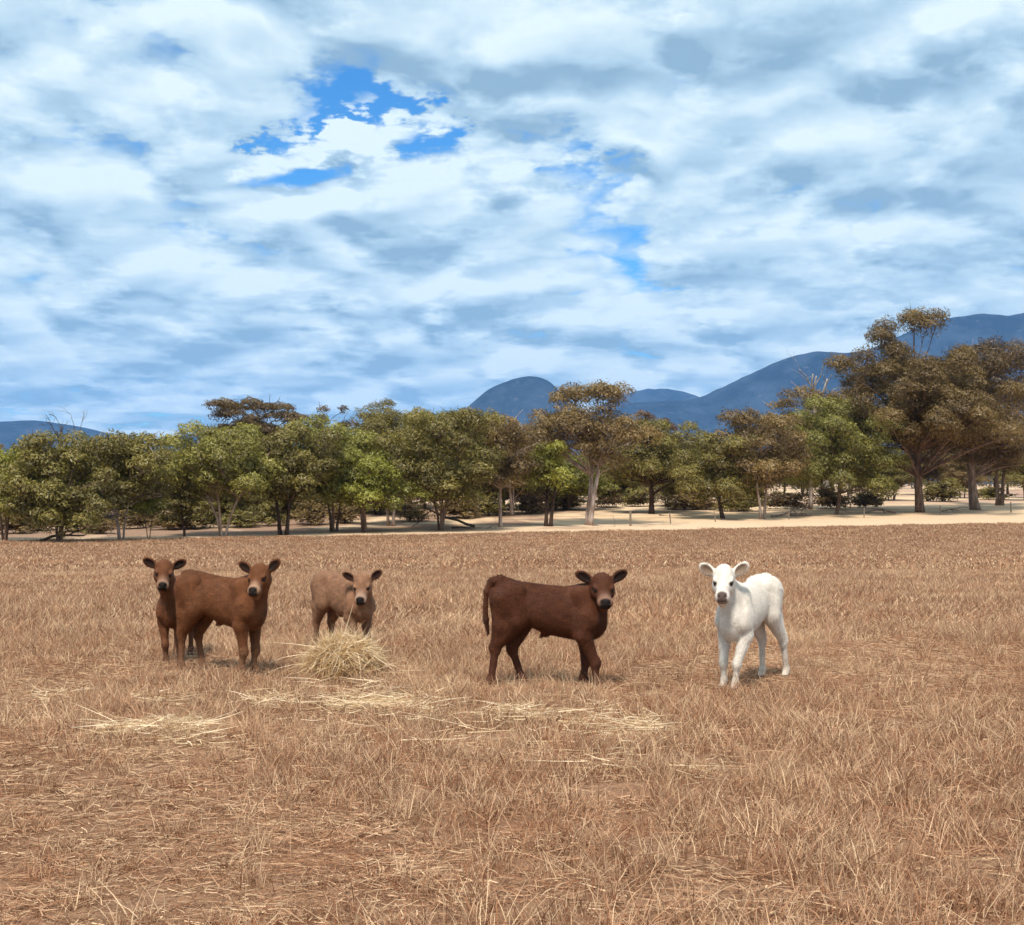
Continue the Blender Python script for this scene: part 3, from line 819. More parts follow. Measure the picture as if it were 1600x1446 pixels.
def fur_material():
    m, nt, out = material('calf_fur')
    at = nd(nt, 'ShaderNodeAttribute', attribute_name='Col')
    d = nd(nt, 'ShaderNodeBsdfPrincipled', {'Base Color': at.outputs['Color'], 'Roughness': 0.6})
    d.inputs['Specular IOR Level'].default_value = 0.2
    nt.links.new(d.outputs[0], out.inputs[0])
    return m
FUR = fur_material()
def eye_material():
    m, nt, out = material('calf_eye')
    b = nd(nt, 'ShaderNodeBsdfPrincipled', {'Base Color': (0.012, 0.007, 0.005, 1), 'Roughness': 0.22})
    nt.links.new(b.outputs[0], out.inputs[0])
    return m
EYE = eye_material()

def norm(v): v = np.array(v, float); return v / np.linalg.norm(v)

FEET = []
def calf(name, label, X, Y, heading, scale, feet, head, look, pitch, roll, cols, seed, tail='hang', ear_up=0.45, fuzz=1.0, headscale=1.08):
    """local frame: x forward, y left, z up.  feet: (hind right, hind left, fore right, fore left) as (x, y);
    head: centre of the skull; look: yaw of the face relative to the body"""
    root = empty(name, (X, Y, gz(X, Y) - 0.008), heading, 1.0)
    root.scale = scale if isinstance(scale, tuple) else (scale,) * 3
    tag(root, label, 'calf', 'calves standing in the stubble')
    FEET.append((root, feet))
    h = 0.0085
    hp = np.array(head, float)
    F = Field((-0.68, -0.50, -0.01), (max(0.62, hp[0] + 0.34), 0.50, 1.20), h)
    F.trunk([(-.475, .79, .60, .05), (-.45, .84, .575, .085), (-.40, .872, .54, .115), (-.32, .878, .50, .135), (-.20, .862, .515, .132),
             (-.05, .842, .45, .144), (.10, .828, .415, .144), (.22, .826, .395, .132), (.32, .80, .392, .110),
             (.39, .76, .45, .084), (.43, .70, .50, .055)])
    for s in (-1, 1):                                     # hip bones, shoulder blades
        F.ell((-.27, s * .105, .805), (.06, .035, .045), k=.035)
        F.ell((-.455, s * .055, .785), (.035, .03, .035), k=.025)
        F.cone((.22, s * .075, .76), (.31, s * .105, .55), .062, .078, k=.035)
    for s, (fx, fy), zh in ((-1, feet[0], 0), (1, feet[1], 0)):
        q = fx + .465
        hock = np.array([-.452 + .55 * q, fy * 1.0, .325 - .10 * abs(q)])
        stf = np.array([-.255 + .30 * q, s * .110, .545])
        F.cone((-.35, s * .075, .74), stf + [-.02, 0, .035], .130, .088, k=.045)
        F.cone((-.405, s * .075, .72), (-.40 + .25 * q, s * .095, .52), .085, .075, k=.05)
        F.cone(stf + [-.03, 0, 0], hock + [.0, 0, .02], .082, .040, k=.03)
        F.cone((-.40 + .25 * q, s * .095, .52), hock + [-.012, 0, .015], .07, .034, k=.03)
        F.ell(hock, (.046, .036, .048), k=.02)
        fet = np.array([fx - .022, fy, .088])
        F.cone(hock, fet, .033, .027, k=.018)
        F.ell(fet, (.036, .034, .036), k=.015)
        F.cone(fet, (fx + .012, fy, .03), .032, .036, k=.012)
        F.ell((fx + .014, fy, .022), (.048, .040, .034), k=.01)
        F.ell((fx - .05, fy, .075), (.014, .018, .016), k=.012)      # dew claws
    for s, (fx, fy) in ((-1, feet[2]), (1, feet[3])):
        el = np.array([.25, s * .112, .45])
        kn = np.array([.25 + (fx - .25) * .68 + .012, s * .03 + fy * .70, .222])
        F.cone((.27, s * .10, .60), el, .080, .068, k=.04)
        F.cone(el + [.01, 0, -.01], kn, .062, .038, k=.028)
        F.ell(kn + [.006, 0, 0], (.044, .041, .054), k=.02)
        fet = np.array([fx - .018, fy, .085])
        F.cone(kn, fet, .033, .027, k=.018)
        F.ell(fet, (.036, .034, .036), k=.015)
        F.cone(fet, (fx + .010, fy, .03), .031, .036, k=.012)
        F.ell((fx + .014, fy, .022), (.048, .040, .034), k=.01)
        F.ell((fx - .045, fy, .07), (.013, .018, .015), k=.012)
    # navel fold / sheath
    F.cone((-.05, 0, .45), (-.085, 0, .428), .03, .012, k=.035)
    # ---- head frame
    # ---- the face looks to the camera
    cy, sy = math.cos(look), math.sin(look)
    f0 = np.array([cy, sy, 0.0]); r0 = np.array([sy, -cy, 0.0]); u0 = np.array([0, 0, 1.0])
    f = f0 * math.cos(pitch) - u0 * math.sin(pitch)
    u = u0 * math.cos(pitch) + f0 * math.sin(pitch)
    lft = -r0
    lft, u = lft * math.cos(roll) + u * math.sin(roll), u * math.cos(roll) - lft * math.sin(roll)
    M = np.stack([f, lft, u], 1)
    S = headscale
    H = lambda a, b, c: hp + S * (M @ np.array([a, b, c], float))
    # neck
    nb = H(-.055, 0, -.035)
    F.cone((.20, 0, .72), nb, .095, .070, k=.06)
    F.cone((.33, 0, .59), H(-.03, 0, -.075), .100, .056, k=.06)
    F.cone((.29, 0, .66), H(-.05, 0, -.05), .105, .070, k=.06)
    F.cone((.35, 0, .50), (.33, 0, .58), .072, .09, k=.06)
    # skull and face
    F.ell(H(0, 0, .004), np.array([.098, .084, .080]) * S, M, k=.03)
    F.ell(H(-.015, 0, .038), np.array([.065, .062, .052]) * S, M, k=.03)
    F.cone(H(.04, 0, -.010), H(.155, 0, -.040), .066 * S, .048 * S, k=.03)
    F.ell(H(.172, 0, -.042), np.array([.048, .056, .046]) * S, M, k=.02)
    F.cone(H(-.01, 0, -.066), H(.148, 0, -.088), .054 * S, .033 * S, k=.03)
    for s in (-1, 1):
        F.ell(H(.03, s * .046, -.028), np.array([.060, .040, .050]) * S, M, k=.025)
        F.ell(H(.060, s * .060, .026), np.array([.034, .020, .018]) * S, M, k=.014)      # brow
        F.ell(H(.080, s * .070, .010), np.array([.018, .013, .013]) * S, M, k=.008, cut=True)
        F.ell(H(.213, s * .027, -.024), np.array([.016, .011, .009]) * S, M, k=.006, cut=True)   # nostrils
    F.ell(H(.226, 0, -.066), np.array([.022, .05, .0035]) * S, M, k=.004, cut=True)      # mouth
    # ears
    ears = []
    for s in (-1, 1):
        up = ear_up + (0.10 if s > 0 else 0.0)
        a = norm(lft * s * math.cos(up) + u * math.sin(up) - f * .18)
        nf = norm(f - (f @ a) * a + 0.25 * u)
        nf = norm(nf - (nf @ a) * a)
        w = np.cross(a, nf)
        E = np.stack([a, w, nf], 1)
        base = H(-.035, s * .070, .026)
        ctr = base + a * .066 * S
        F.cone(base - a * .01, base + a * .035 * S, .026 * S, .024 * S, k=.02)
        F.ell(ctr, np.array([.070, .038, .016]) * S, E, k=.012)
        F.ell(ctr + nf * .016 * S + a * .004, np.array([.051, .026, .013]) * S, E, k=.006, cut=True)
        ears.append((ctr, E))
    # tail
    if tail == 'hang':
        tp = [(-.42, 0, .85), (-.475, 0, .835), (-.515, 0, .75), (-.525, .01, .62), (-.522, .015, .50), (-.52, .015, .42)]
        tr = [.034, .03, .022, .018, .022, .010]
    elif tail == 'arch':
        tp = [(-.36, 0, .862), (-.42, 0, .885), (-.485, -.01, .868), (-.525, -.02, .79), (-.535, -.025, .67), (-.53, -.03, .56), (-.51, -.03, .45)]
        tr = [.034, .034, .030, .022, .018, .021, .010]
    else:
        tp = [(-.40, 0, .85), (-.455, 0, .842), (-.487, .0, .79), (-.50, 0, .68), (-.50, 0, .56), (-.495, 0, .46)]
        tr = [.036, .034, .024, .018, .02, .010]
    for i in range(len(tp) - 1):
        F.cone(tp[i], tp[i + 1], tr[i], tr[i + 1], k=.02 if i else .03)
    # flat soles
    zz = F.lo[2] + F.h * np.arange(F.n[2])
    F.d = np.maximum(F.d, (0.002 - zz)[None, None, :].astype(np.float32))
    V, Q = surface_nets(F.d, F.lo, h)
    # ---- coat colours (markings of the animal itself)
    base, muz, nose, earin, leg, darkmark = [np.array(c, float) for c in cols]
    C = np.tile(base, (len(V), 1))
    rng = np.random.RandomState(seed)
    def mixto(w, c):
        nonlocal C
        C = C * (1 - w[:, None]) + np.array(c) * w[:, None]
    sst = lambda x, a, b: (lambda t: t * t * (3 - 2 * t))(np.clip((x - a) / (b - a), 0, 1))
    L = ((V - hp) @ M) / S                       # head coordinates
    inhead = (np.abs(L[:, 1]) < .10) & (L[:, 2] > -.14) & (L[:, 2] < .11) & (L[:, 0] > -.05) & (L[:, 0] < .24) & (V[:, 2] > hp[2] - .3)
    mixto(sst(V[:, 2], .34, .12) * (V[:, 2] < .36), leg)
    mixto(sst(V[:, 2], .052, .036) * 1.0, (.028, .02, .016))
    mixto(sst(-V[:, 2], -.56, -.42) * .0, base)
    hw = inhead.astype(float)
    mixto(hw * sst(L[:, 0], .10, .18) * (0.15 + 0.45 * sst(L[:, 2], -.06, -.01)), muz)
    nosew = hw * sst(L[:, 0], .180, .196) * sst(-np.abs(L[:, 1]), -.042, -.032) * sst(L[:, 2], -.062, -.054)
    mixto(nosew, nose)
    mouth = hw * sst(L[:, 0], .165, .185) * np.exp(-((L[:, 2] + .067) / .0065) ** 2)
    mixto(np.clip(mouth, 0, 1) * .9, np.array(nose) * .6)
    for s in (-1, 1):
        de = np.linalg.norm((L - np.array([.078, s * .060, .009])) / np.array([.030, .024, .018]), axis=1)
        mixto(hw * sst(-de, -1.15, -.75) * .9, darkmark)  # dark ring round each eye
    for ctr, E in ears:
        l = (V - ctr) @ E / S
        ee = (l[:, 0] / .055) ** 2 + (l[:, 1] / .030) ** 2
        w = sst(-ee, -1.15, -.8) * (l[:, 2] > -.004) * (np.abs(l[:, 2]) < .05)
        mixto(w, earin)
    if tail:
        mixto(((V[:, 0] < -.47) & (V[:, 2] < .62) & (V[:, 2] > .40) & (np.abs(V[:, 1]) < .06)).astype(float) * .35, darkmark)
    C = np.clip(C, 0, 1)
    body = mesh_obj('body', V, Q, SKIN, root, smooth=True, attrs={'Col': ('FLOAT_COLOR', np.concatenate([C, np.ones((len(C), 1))], 1))})
    # ---- eyes
    for s in (-1, 1):
        bm = bmesh.new(); bmesh.ops.create_uvsphere(bm, u_segments=16, v_segments=10, radius=.0158 * S)
        me = bpy.data.meshes.new('eye'); bm.to_mesh(me); bm.free(); me.materials.append(EYE)
        me.polygons.foreach_set('use_smooth', np.ones(len(me.polygons), dtype=bool))
        o = bpy.data.objects.new('eye', me); COL.objects.link(o); o.parent = root
        o.location = H(.076, s * .0585, .009)
    # ---- short hair
    tri = np.concatenate([Q[:, [0, 1, 2]], Q[:, [0, 2, 3]]])
    A, B, D_ = V[tri[:, 0]], V[tri[:, 1]], V[tri[:, 2]]
    nr = np.cross(B - A, D_ - A); ar = np.linalg.norm(nr, axis=1); nr = nr / (ar[:, None] + 1e-12)
    n = int(52000 * fuzz)
    pick = rng.choice(len(tri), n, p=ar / ar.sum())
    w = rng.dirichlet((1, 1, 1), n)
    P = A[pick] * w[:, :1] + B[pick] * w[:, 1:2] + D_[pick] * w[:, 2:]
    Nn = nr[pick]; Cc = C[tri[pick, 0]]
    Lh = ((P - hp) @ M) / S
    keep = (P[:, 2] > .06) & ~((np.abs(Lh[:, 1]) < .07) & (Lh[:, 0] > .17) & (np.abs(Lh[:, 2]) < .1)) & ~(np.linalg.norm((Lh - [.078, 0, .009])[:, [0, 2]], axis=1) < .03)
    P, Nn, Cc, Lh = P[keep], Nn[keep], Cc[keep], Lh[keep]; n = len(P)
    flow = np.tile(np.array([-.75, 0, -.65]), (n, 1)) + rng.randn(n, 3) * .28 + .35 * np.sin(P[:, [1, 2, 0]] * 17 + seed)
    head_m = (Lh[:, 0] > -.06) & (np.linalg.norm(Lh, axis=1) < .24)
    flow[head_m] = -f * .7 + u * .4 + rng.randn(head_m.sum(), 3) * .25
    low = P[:, 2] < .34; flow[low] = np.array([-.1, 0, -1]) + rng.randn(low.sum(), 3) * .2
    flow -= (flow * Nn).sum(1, keepdims=True) * Nn
    flow /= np.linalg.norm(flow, axis=1, keepdims=True) + 1e-9
    dirv = flow + Nn * rng.uniform(.12, .42, n)[:, None]
    dirv /= np.linalg.norm(dirv, axis=1, keepdims=True)
    ln = rng.uniform(.016, .036, n); ln[head_m] *= .55; ln[low] *= .6
    side = np.cross(dirv, Nn); side /= np.linalg.norm(side, axis=1, keepdims=True) + 1e-9
    wd = .0016
    hv = np.stack([P - side * wd - Nn * .002, P + side * wd - Nn * .002, P + dirv * ln[:, None]], 1).reshape(-1, 3)
    hf = np.arange(n * 3).reshape(-1, 3)
    fv = 0.3 if base[1] > .5 else 1.0
    hc = np.clip(Cc * (rng.uniform(1 - .45 * fv, 1 + .55 * fv, n) * (1 + .22 * fv * np.sin(P[:, 0] * 38 + 3 * np.sin(P[:, 2] * 31 + seed)) * np.sin(P[:, 2] * 26 + P[:, 1] * 30)))[:, None], 0, .93)
    hc = np.repeat(np.concatenate([hc, np.ones((n, 1))], 1), 3, axis=0)
    fur = mesh_obj('hair', hv, hf, FUR, root, attrs={'Col': ('FLOAT_COLOR', hc)})
    fur['kind'] = 'stuff'
    return root

if True:
    DKC = [(.085, .027, .011), (.30, .17, .12), (.012, .008, .007), (.018, .008, .006), (.085, .030, .016), (.014, .007, .005)]
    MDC = [(.150, .053, .019), (.46, .29, .19), (.016, .010, .008), (.026, .012, .008), (.20, .098, .052), (.03, .013, .008)]
    MDC2 = [(.145, .051, .019), (.42, .26, .17), (.016, .010, .008), (.026, .012, .008), (.13, .055, .028), (.03, .013, .008)]
    TAN = [(.28, .142, .079), (.46, .31, .23), (.014, .010, .009), (.045, .020, .014), (.17, .085, .052), (.05, .025, .018)]
    WHT = [(.80, .725, .64), (.80, .71, .63), (.115, .080, .065), (.30, .21, .15), (.72, .63, .53), (.10, .07, .055)]
    def at(px, D): return (px - 800) / FPX * D
    D = 10.35
    calf('calf', 'dark chocolate brown calf standing side-on with arched tail', at(862, D), D, R(-2), (1, .85, 1),
         [(-.465, -.09), (-.226, .085), (.375, -.085), (.275, .085)], (.405, -.085, .835), R(-84), R(24), R(0), DKC, 1, tail='arch', headscale=1.12)
    D = 10.95
    calf('calf', 'mid-brown calf at the left, hiding another calf behind its rump', at(351, D), D, R(-24), (.92, .84, 1),
         [(-.41, -.095), (-.30, .085), (.265, -.09), (.285, .085)], (.435, -.07, .86), R(-76), R(22), R(3), MDC, 2, tail='tuck', headscale=1.12, ear_up=.52)
    D = 11.85
    calf('calf', 'leftmost brown calf facing the camera, half hidden behind another calf', at(277, D), D, R(-84), (.92, .76, .88),
         [(-.42, -.09), (-.40, .09), (.32, -.075), (.30, .08)], (.50, -.06, .985), R(8), R(22), R(-5), MDC2, 3, tail='hang', headscale=1.28, ear_up=.33)
    D = 12.35
    calf('calf', 'pinkish tan calf standing behind the hay pile', at(539, D), D, R(-50), (.92, .80, .92),
         [(-.44, -.09), (-.36, .09), (.33, -.085), (.30, .085)], (.47, -.10, .80), R(-46), R(30), R(3), TAN, 4, tail='tuck', headscale=1.22)
    D = 10.3
    calf('calf', 'white calf standing apart at the right', at(1168, D), D, R(180 + 56), (.92, .78, 1.0),
         [(-.42, -.055), (-.55, .15), (.33, -.095), (.38, .055)], (.48, -.005, .885), R(24), R(19), R(0), WHT, 5, tail='tuck', ear_up=.36, headscale=1.25)

# ------------------------------------------------------------------ grass, hay
def straw_material(name, c0, c1, c2, patch=True, trans=0.25):
    m, nt, out = material(name)
    oi = nt.nodes.new('ShaderNodeObjectInfo')
    at = nd(nt, 'ShaderNodeAttribute', attribute_name='tint')
    geo = nt.nodes.new('ShaderNodeNewGeometry')
    c = mixc(nt, at.outputs['Fac'], c0, c1)
    c = mixc(nt, mapr(nt, oi.outputs['Random'], 0.35, 1.0, 0.0, 0.55), c, c2)
    if patch:
        n1 = noise(nt, geo.outputs['Position'], 0.55, 4, 0.6)
        n2 = noise(nt, geo.outputs['Position'], 0.09, 3, 0.5)
        c = mixc(nt, mapr(nt, n1, 0.52, 0.72, 0, 0.55), c, mixc(nt, 1.0, c, (0.62, 0.54, 0.50), 'MULTIPLY'))
        c = mixc(nt, mapr(nt, n1, 0.47, 0.33, 0, 0.55), c, mixc(nt, 0.5, mixc(nt, 1.0, c, (1.25, 1.25, 1.22), 'MULTIPLY'), (0.80, 0.58, 0.38)))
        c = mixc(nt, mapr(nt, n2, 0.50, 0.66, 0, 0.4), c, mixc(nt, 1.0, c, (1.18, 1.16, 1.1), 'MULTIPLY'))
    d = nd(nt, 'ShaderNodeBsdfDiffuse', {'Color': c})
    t = nd(nt, 'ShaderNodeBsdfTranslucent', {'Color': c})
    mx = nd(nt, 'ShaderNodeMixShader', {0: trans, 1: d.outputs[0], 2: t.outputs[0]})
    nt.links.new(mx.outputs[0], out.inputs[0])
    return m
GRASS = straw_material('dry_grass_blade', (0.20, 0.074, 0.037), (1.0, 0.73, 0.47), (0.49, 0.242, 0.134))
HAYM = straw_material('hay_straw', (0.48, 0.29, 0.12), (0.98, 0.80, 0.56), (0.82, 0.60, 0.31), patch=False)

def strands(base, dirs, length, width, bend, rng, seg=3, tint=None, droop=0.0):
    """curved ribbons; base (n,3), dirs (n,3) start direction, bend (n,3) added along the length"""
    n = len(base)
    t = np.linspace(0, 1, seg + 1)
    ctr = base[:, None, :] + length[:, None, None] * (dirs[:, None, :] * t[None, :, None] + bend[:, None, :] * (t ** 2)[None, :, None])
    ctr[:, :, 2] -= droop * length[:, None] * (t ** 2.5)[None, :]
    side = np.cross(dirs, rng.randn(n, 3)); side /= np.linalg.norm(side, axis=1, keepdims=True) + 1e-9
    wd = width[:, None] * np.array([1.0, 0.9, 0.65, 0.15] if seg == 3 else np.linspace(1, 0.25, seg + 1))[None, :]
    Lf = ctr - side[:, None, :] * wd[:, :, None] * 0.5; Rt = ctr + side[:, None, :] * wd[:, :, None] * 0.5
    V = np.stack([Lf, Rt], 2).reshape(n, -1, 3)
    m = (seg + 1) * 2
    q = np.array([[2 * i, 2 * i + 1, 2 * i + 3, 2 * i + 2] for i in range(seg)])
    F = (np.arange(n)[:, None, None] * m + q[None]).reshape(-1, 4)
    if tint is None: tint = rng.rand(n)
    return V.reshape(-1, 3), F, np.repeat(tint, m)

SRC = bpy.data.collections.new('grass_tuft_sources')
def source(name, parts, mat):
    V = []; F = []; T = []; b = 0
    for v, f, t in parts:
        V.append(v); F.append(f + b); T.append(t); b += len(v)
    o = mesh_obj(name, np.concatenate(V), np.concatenate(F), mat, attrs={'tint': ('FLOAT', np.concatenate(T))})
    COL.objects.unlink(o)
    return o

def upright(rng, n, rad, hmin, hmax, w, lean=0.25, bend=0.35):
    a = rng.rand(n) * 6.28; r = rad * np.sqrt(rng.rand(n))
    base = np.stack([r * np.cos(a), r * np.sin(a), np.full(n, -0.01)], 1)
    d = np.stack([rng.randn(n) * lean, rng.randn(n) * lean, np.ones(n)], 1); d /= np.linalg.norm(d, axis=1, keepdims=True)
    bd = rng.randn(n, 3) * bend; bd[:, 2] = -np.abs(bd[:, 2]) * 0.7
    L = rng.uniform(hmin, hmax, n) * (0.6 + 0.4 * rng.rand(n))
    return strands(base, d, L, w * rng.uniform(0.6, 1.3, n), bd, rng, tint=np.clip(rng.beta(0.7, 1.25, n), 0, 1))
def litter(rng, n, rad, lmin, lmax, w, z=0.03):
    a = rng.rand(n) * 6.28; r = rad * np.sqrt(rng.rand(n))
    base = np.stack([r * np.cos(a), r * np.sin(a), rng.uniform(0.004, z, n)], 1)
    b = rng.rand(n) * 6.28
    d = np.stack([np.cos(b), np.sin(b), rng.randn(n) * 0.10], 1)
    bd = rng.randn(n, 3) * 0.45; bd[:, 2] *= 0.12
    return strands(base, d, rng.uniform(lmin, lmax, n), w * rng.uniform(0.7, 1.4, n), bd, rng, tint=np.clip(rng.beta(0.9, 1.3, n), 0, 1))

def scatter(name, label, pts, rot, scl, idx, sources):
    col = bpy.data.collections.new(name + '_sources')
    for o in sources: col.objects.link(o)
    me = bpy.data.meshes.new(name)
    me.vertices.add(len(pts)); me.vertices.foreach_set('co', np.asarray(pts, np.float32).ravel())
    a = me.attributes.new('rot', 'FLOAT_VECTOR', 'POINT'); a.data.foreach_set('vector', np.asarray(rot, np.float32).ravel())
    a = me.attributes.new('scl', 'FLOAT_VECTOR', 'POINT'); a.data.foreach_set('vector', np.asarray(scl, np.float32).ravel())
    a = me.attributes.new('idx', 'INT', 'POINT'); a.data.foreach_set('value', np.asarray(idx, np.int32))
    o = bpy.data.objects.new(name, me); COL.objects.link(o)
    ng = bpy.data.node_groups.new(name + '_nodes', 'GeometryNodeTree')
    ng.interface.new_socket('Geometry', in_out='INPUT', socket_type='NodeSocketGeometry')
    ng.interface.new_socket('Geometry', in_out='OUTPUT', socket_type='NodeSocketGeometry')
    gi = ng.nodes.new('NodeGroupInput'); go = ng.nodes.new('NodeGroupOutput')
    m2p = ng.nodes.new('GeometryNodeMeshToPoints')
    ci = ng.nodes.new('GeometryNodeCollectionInfo'); ci.inputs['Collection'].default_value = col
    ci.inputs['Separate Children'].default_value = True; ci.inputs['Reset Children'].default_value = True
    iop = ng.nodes.new('GeometryNodeInstanceOnPoints'); iop.inputs['Pick Instance'].default_value = True
    def attr(nm, typ):
        n = ng.nodes.new('GeometryNodeInputNamedAttribute'); n.data_type = typ; n.inputs['Name'].default_value = nm
        return n.outputs['Attribute']
    L = ng.links.new
    L(gi.outputs[0], m2p.inputs['Mesh']); L(m2p.outputs[0], iop.inputs['Points']); L(ci.outputs[0], iop.inputs['Instance'])
    L(attr('idx', 'INT'), iop.inputs['Instance Index']); L(attr('scl', 'FLOAT_VECTOR'), iop.inputs['Scale'])
    e2r = ng.nodes.new('FunctionNodeEulerToRotation'); L(attr('rot', 'FLOAT_VECTOR'), e2r.inputs[0]); L(e2r.outputs[0], iop.inputs['Rotation'])
    L(iop.outputs[0], go.inputs[0])
    md = o.modifiers.new('scatter', 'NODES'); md.node_group = ng
    tag(o, label, None, None, 'stuff')
    return o

def smooth_noise(x, y, seed, f):
    return fbm2(x * f, y * f, seed, 4)

if True:
    rng = np.random.RandomState(77)
    near_src = []; 
    for i in range(6):
        near_src.append(source('tuft_%02d' % i, [upright(rng, 60, 0.11, 0.07, 0.20, 0.0044), litter(rng, 10, 0.13, 0.05, 0.14, 0.0042)], GRASS))
    for i in range(2):
        near_src.append(source('tuft_%02d' % (6 + i), [upright(rng, 16, 0.05, 0.20, 0.36, 0.0036, 0.22, 0.45), upright(rng, 30, 0.10, 0.06, 0.18, 0.004)], GRASS))
    for i in range(3):
        near_src.append(source('tuft_%02d' % (8 + i), [litter(rng, 60, 0.17, 0.04, 0.14, 0.0042, 0.035), upright(rng, 10, 0.15, 0.04, 0.10, 0.004, 0.5)], GRASS))
    mid_src = [source('sward_%02d' % i, [upright(rng, 80, 0.24, 0.07, 0.20, 0.0085), litter(rng, 18, 0.25, 0.05, 0.15, 0.006)], GRASS) for i in range(6)]
    far_src = [source('stand_%02d' % i, [upright(rng, 110, 0.62, 0.09, 0.24, 0.030), litter(rng, 20, 0.6, 0.1, 0.25, 0.014)], GRASS) for i in range(6)]
    def wedge(n, y0, y1):
        y = np.sqrt(rng.uniform(y0 ** 2, y1 ** 2, n)); hw = 0.47 * y + 1.6
        x = rng.uniform(-1, 1, n) * hw
        return x, y
    # near
    x, y = wedge(9500, 2.4, 15.0)
    flat = smooth_noise(x, y, 4, 0.55) + 0.25 * smooth_noise(x, y, 9, 1.7)
    tall = smooth_noise(x, y, 14, 0.7)
    pick = rng.randint(0, 6, len(x))
    u = rng.rand(len(x))
    pick = np.where((flat > 0.30) & (u < 0.75), 8 + rng.randint(0, 3, len(x)), pick)
    pick = np.where((flat <= 0.30) & (u < 0.16), 8 + rng.randint(0, 3, len(x)), pick)
    tall = tall + 0.9 * np.exp(-((x - 0.75) / 1.0) ** 2 - ((y - 6.2) / 1.1) ** 2)
    pick = np.where((tall > 0.2) & (u > 0.80), 6 + rng.randint(0, 2, len(x)), pick)
    pick = np.where((u > 0.975), 6 + rng.randint(0, 2, len(x)), pick)
    sc = rng.uniform(0.75, 1.25, len(x)) * (1 - 0.22 * np.clip(flat, 0, 1))
    hx, hy = [], []
    for o, ft in FEET:
        mw = Matrix.LocRotScale(o.location, o.rotation_euler, o.scale)
        for (fx, fy) in ft:
            w_ = mw @ Vector((fx, fy, 0))
            for k in range(3):
                hx.append(w_.x + rng.uniform(-0.10, 0.12)); hy.append(w_.y + rng.uniform(-0.16, -0.05))
    hx = np.array(hx); hy = np.array(hy)
    x = np.concatenate([x, hx]); y = np.concatenate([y, hy]); pick = np.concatenate([pick, rng.randint(0, 6, len(hx))])
    sc = np.concatenate([sc, rng.uniform(0.35, 0.6, len(hx))])
    scatter('stubble_grass', 'dry pinkish brown stubble and broken stalks in the foreground', np.stack([x, y, ground_z(x, y)], 1),
            np.stack([np.zeros_like(x), np.zeros_like(x), rng.rand(len(x)) * 6.28], 1),
            np.stack([sc, sc, sc * rng.uniform(0.8, 1.2, len(x))], 1), pick, near_src)
    x, y = wedge(13500, 13.5, 36.0)
    sc = rng.uniform(0.8, 1.25, len(x)); szz = 1 - 0.25 * np.clip(smooth_noise(x, y, 5, 0.3), -1, 1)
    scatter('stubble_grass', 'dry brown stubble across the middle of the field', np.stack([x, y, ground_z(x, y)], 1),
            np.stack([np.zeros_like(x), np.zeros_like(x), rng.rand(len(x)) * 6.28], 1),
            np.stack([sc, sc, sc * szz], 1), rng.randint(0, 6, len(x)), mid_src)
    x, y = wedge(27000, 34.0, 116.0)
    k = y < field_edge(x) + rng.randn(len(x)) * 0.5
    x, y = x[k], y[k]
    sc = rng.uniform(0.8, 1.3, len(x))
    scatter('stubble_grass', 'dry brown stubble up to the far edge of the field', np.stack([x, y, ground_z(x, y)], 1),
            np.stack([np.zeros_like(x), np.zeros_like(x), rng.rand(len(x)) * 6.28], 1),
            np.stack([sc, sc, sc * 0.95], 1), rng.randint(0, 6, len(x)), far_src)

    # ---- long bent stalks lying about
    n = 1600
    x, y = wedge(n, 2.4, 16.0)
    b_ = rng.rand(n) * 6.28; el = rng.uniform(0.0, 0.9, n)
    d = np.stack([np.cos(b_) * np.cos(el), np.sin(b_) * np.cos(el), np.sin(el)], 1)
    bd = rng.randn(n, 3) * 0.38; bd[:, 2] = -np.abs(bd[:, 2]) - np.sin(el) * 0.5
    v, f, t = strands(np.stack([x, y, ground_z(x, y) + rng.uniform(0.02, 0.08, n)], 1), d, rng.uniform(0.15, 0.42, n), 0.0036 * rng.uniform(0.6, 1.3, n), bd, rng, seg=6,
                      tint=np.clip(rng.beta(2.6, 1.0, n), 0, 1))
    v[:, 2] = np.maximum(v[:, 2], ground_z(v[:, 0], v[:, 1]) + 0.02)
    o = mesh_obj('fallen_stalks', v, f, GRASS, attrs={'tint': ('FLOAT', t)})
    tag(o, 'long bent pale stalks lying over the foreground stubble', None, None, 'stuff')

    # ---- loose hay strewn in streaks
    V = []; F = []; T = []; b = 0
    def row_d(row): return CAM_H * FPX / (row - HOR)
    streaks = [(55, 120, 1086, 1100, 50), (118, 235, 1143, 1158, 130), (215, 335, 1132, 1152, 260), (235, 335, 1160, 1170, 50), (180, 310, 1090, 1108, 90),
               (365, 470, 1092, 1106, 170), (480, 690, 1094, 1112, 600), (590, 710, 1114, 1132, 90), (430, 520, 1066, 1086, 40), (545, 625, 1060, 1086, 50),
               (735, 870, 1112, 1134, 260), (860, 960, 1118, 1152, 120), (960, 1045, 1136, 1154, 130), (880, 1030, 1155, 1210, 70), (1020, 1150, 1200, 1230, 40),
               (560, 680, 1028, 1064, 70), (420, 1100, 1090, 1170, 260)]
    for (x0, x1, r0, r1, n) in streaks:
        row = rng.uniform(r0, r1, n); D = row_d(row); px = x0 + (x1 - x0) * (0.35 * rng.beta(1.4, 1.4, n) + 0.65 * (rng.choice(rng.rand(max(3, n // 14)), n) + rng.randn(n) * 0.05))
        X = (px - 800) / FPX * D
        z = ground_z(X, D) + rng.uniform(0.02, 0.085, n)
        b_ = rng.rand(n) * 6.28
        d = np.stack([np.cos(b_), np.sin(b_) * 0.6, rng.randn(n) * 0.15], 1)
        bd = rng.randn(n, 3) * 0.35; bd[:, 2] *= 0.3
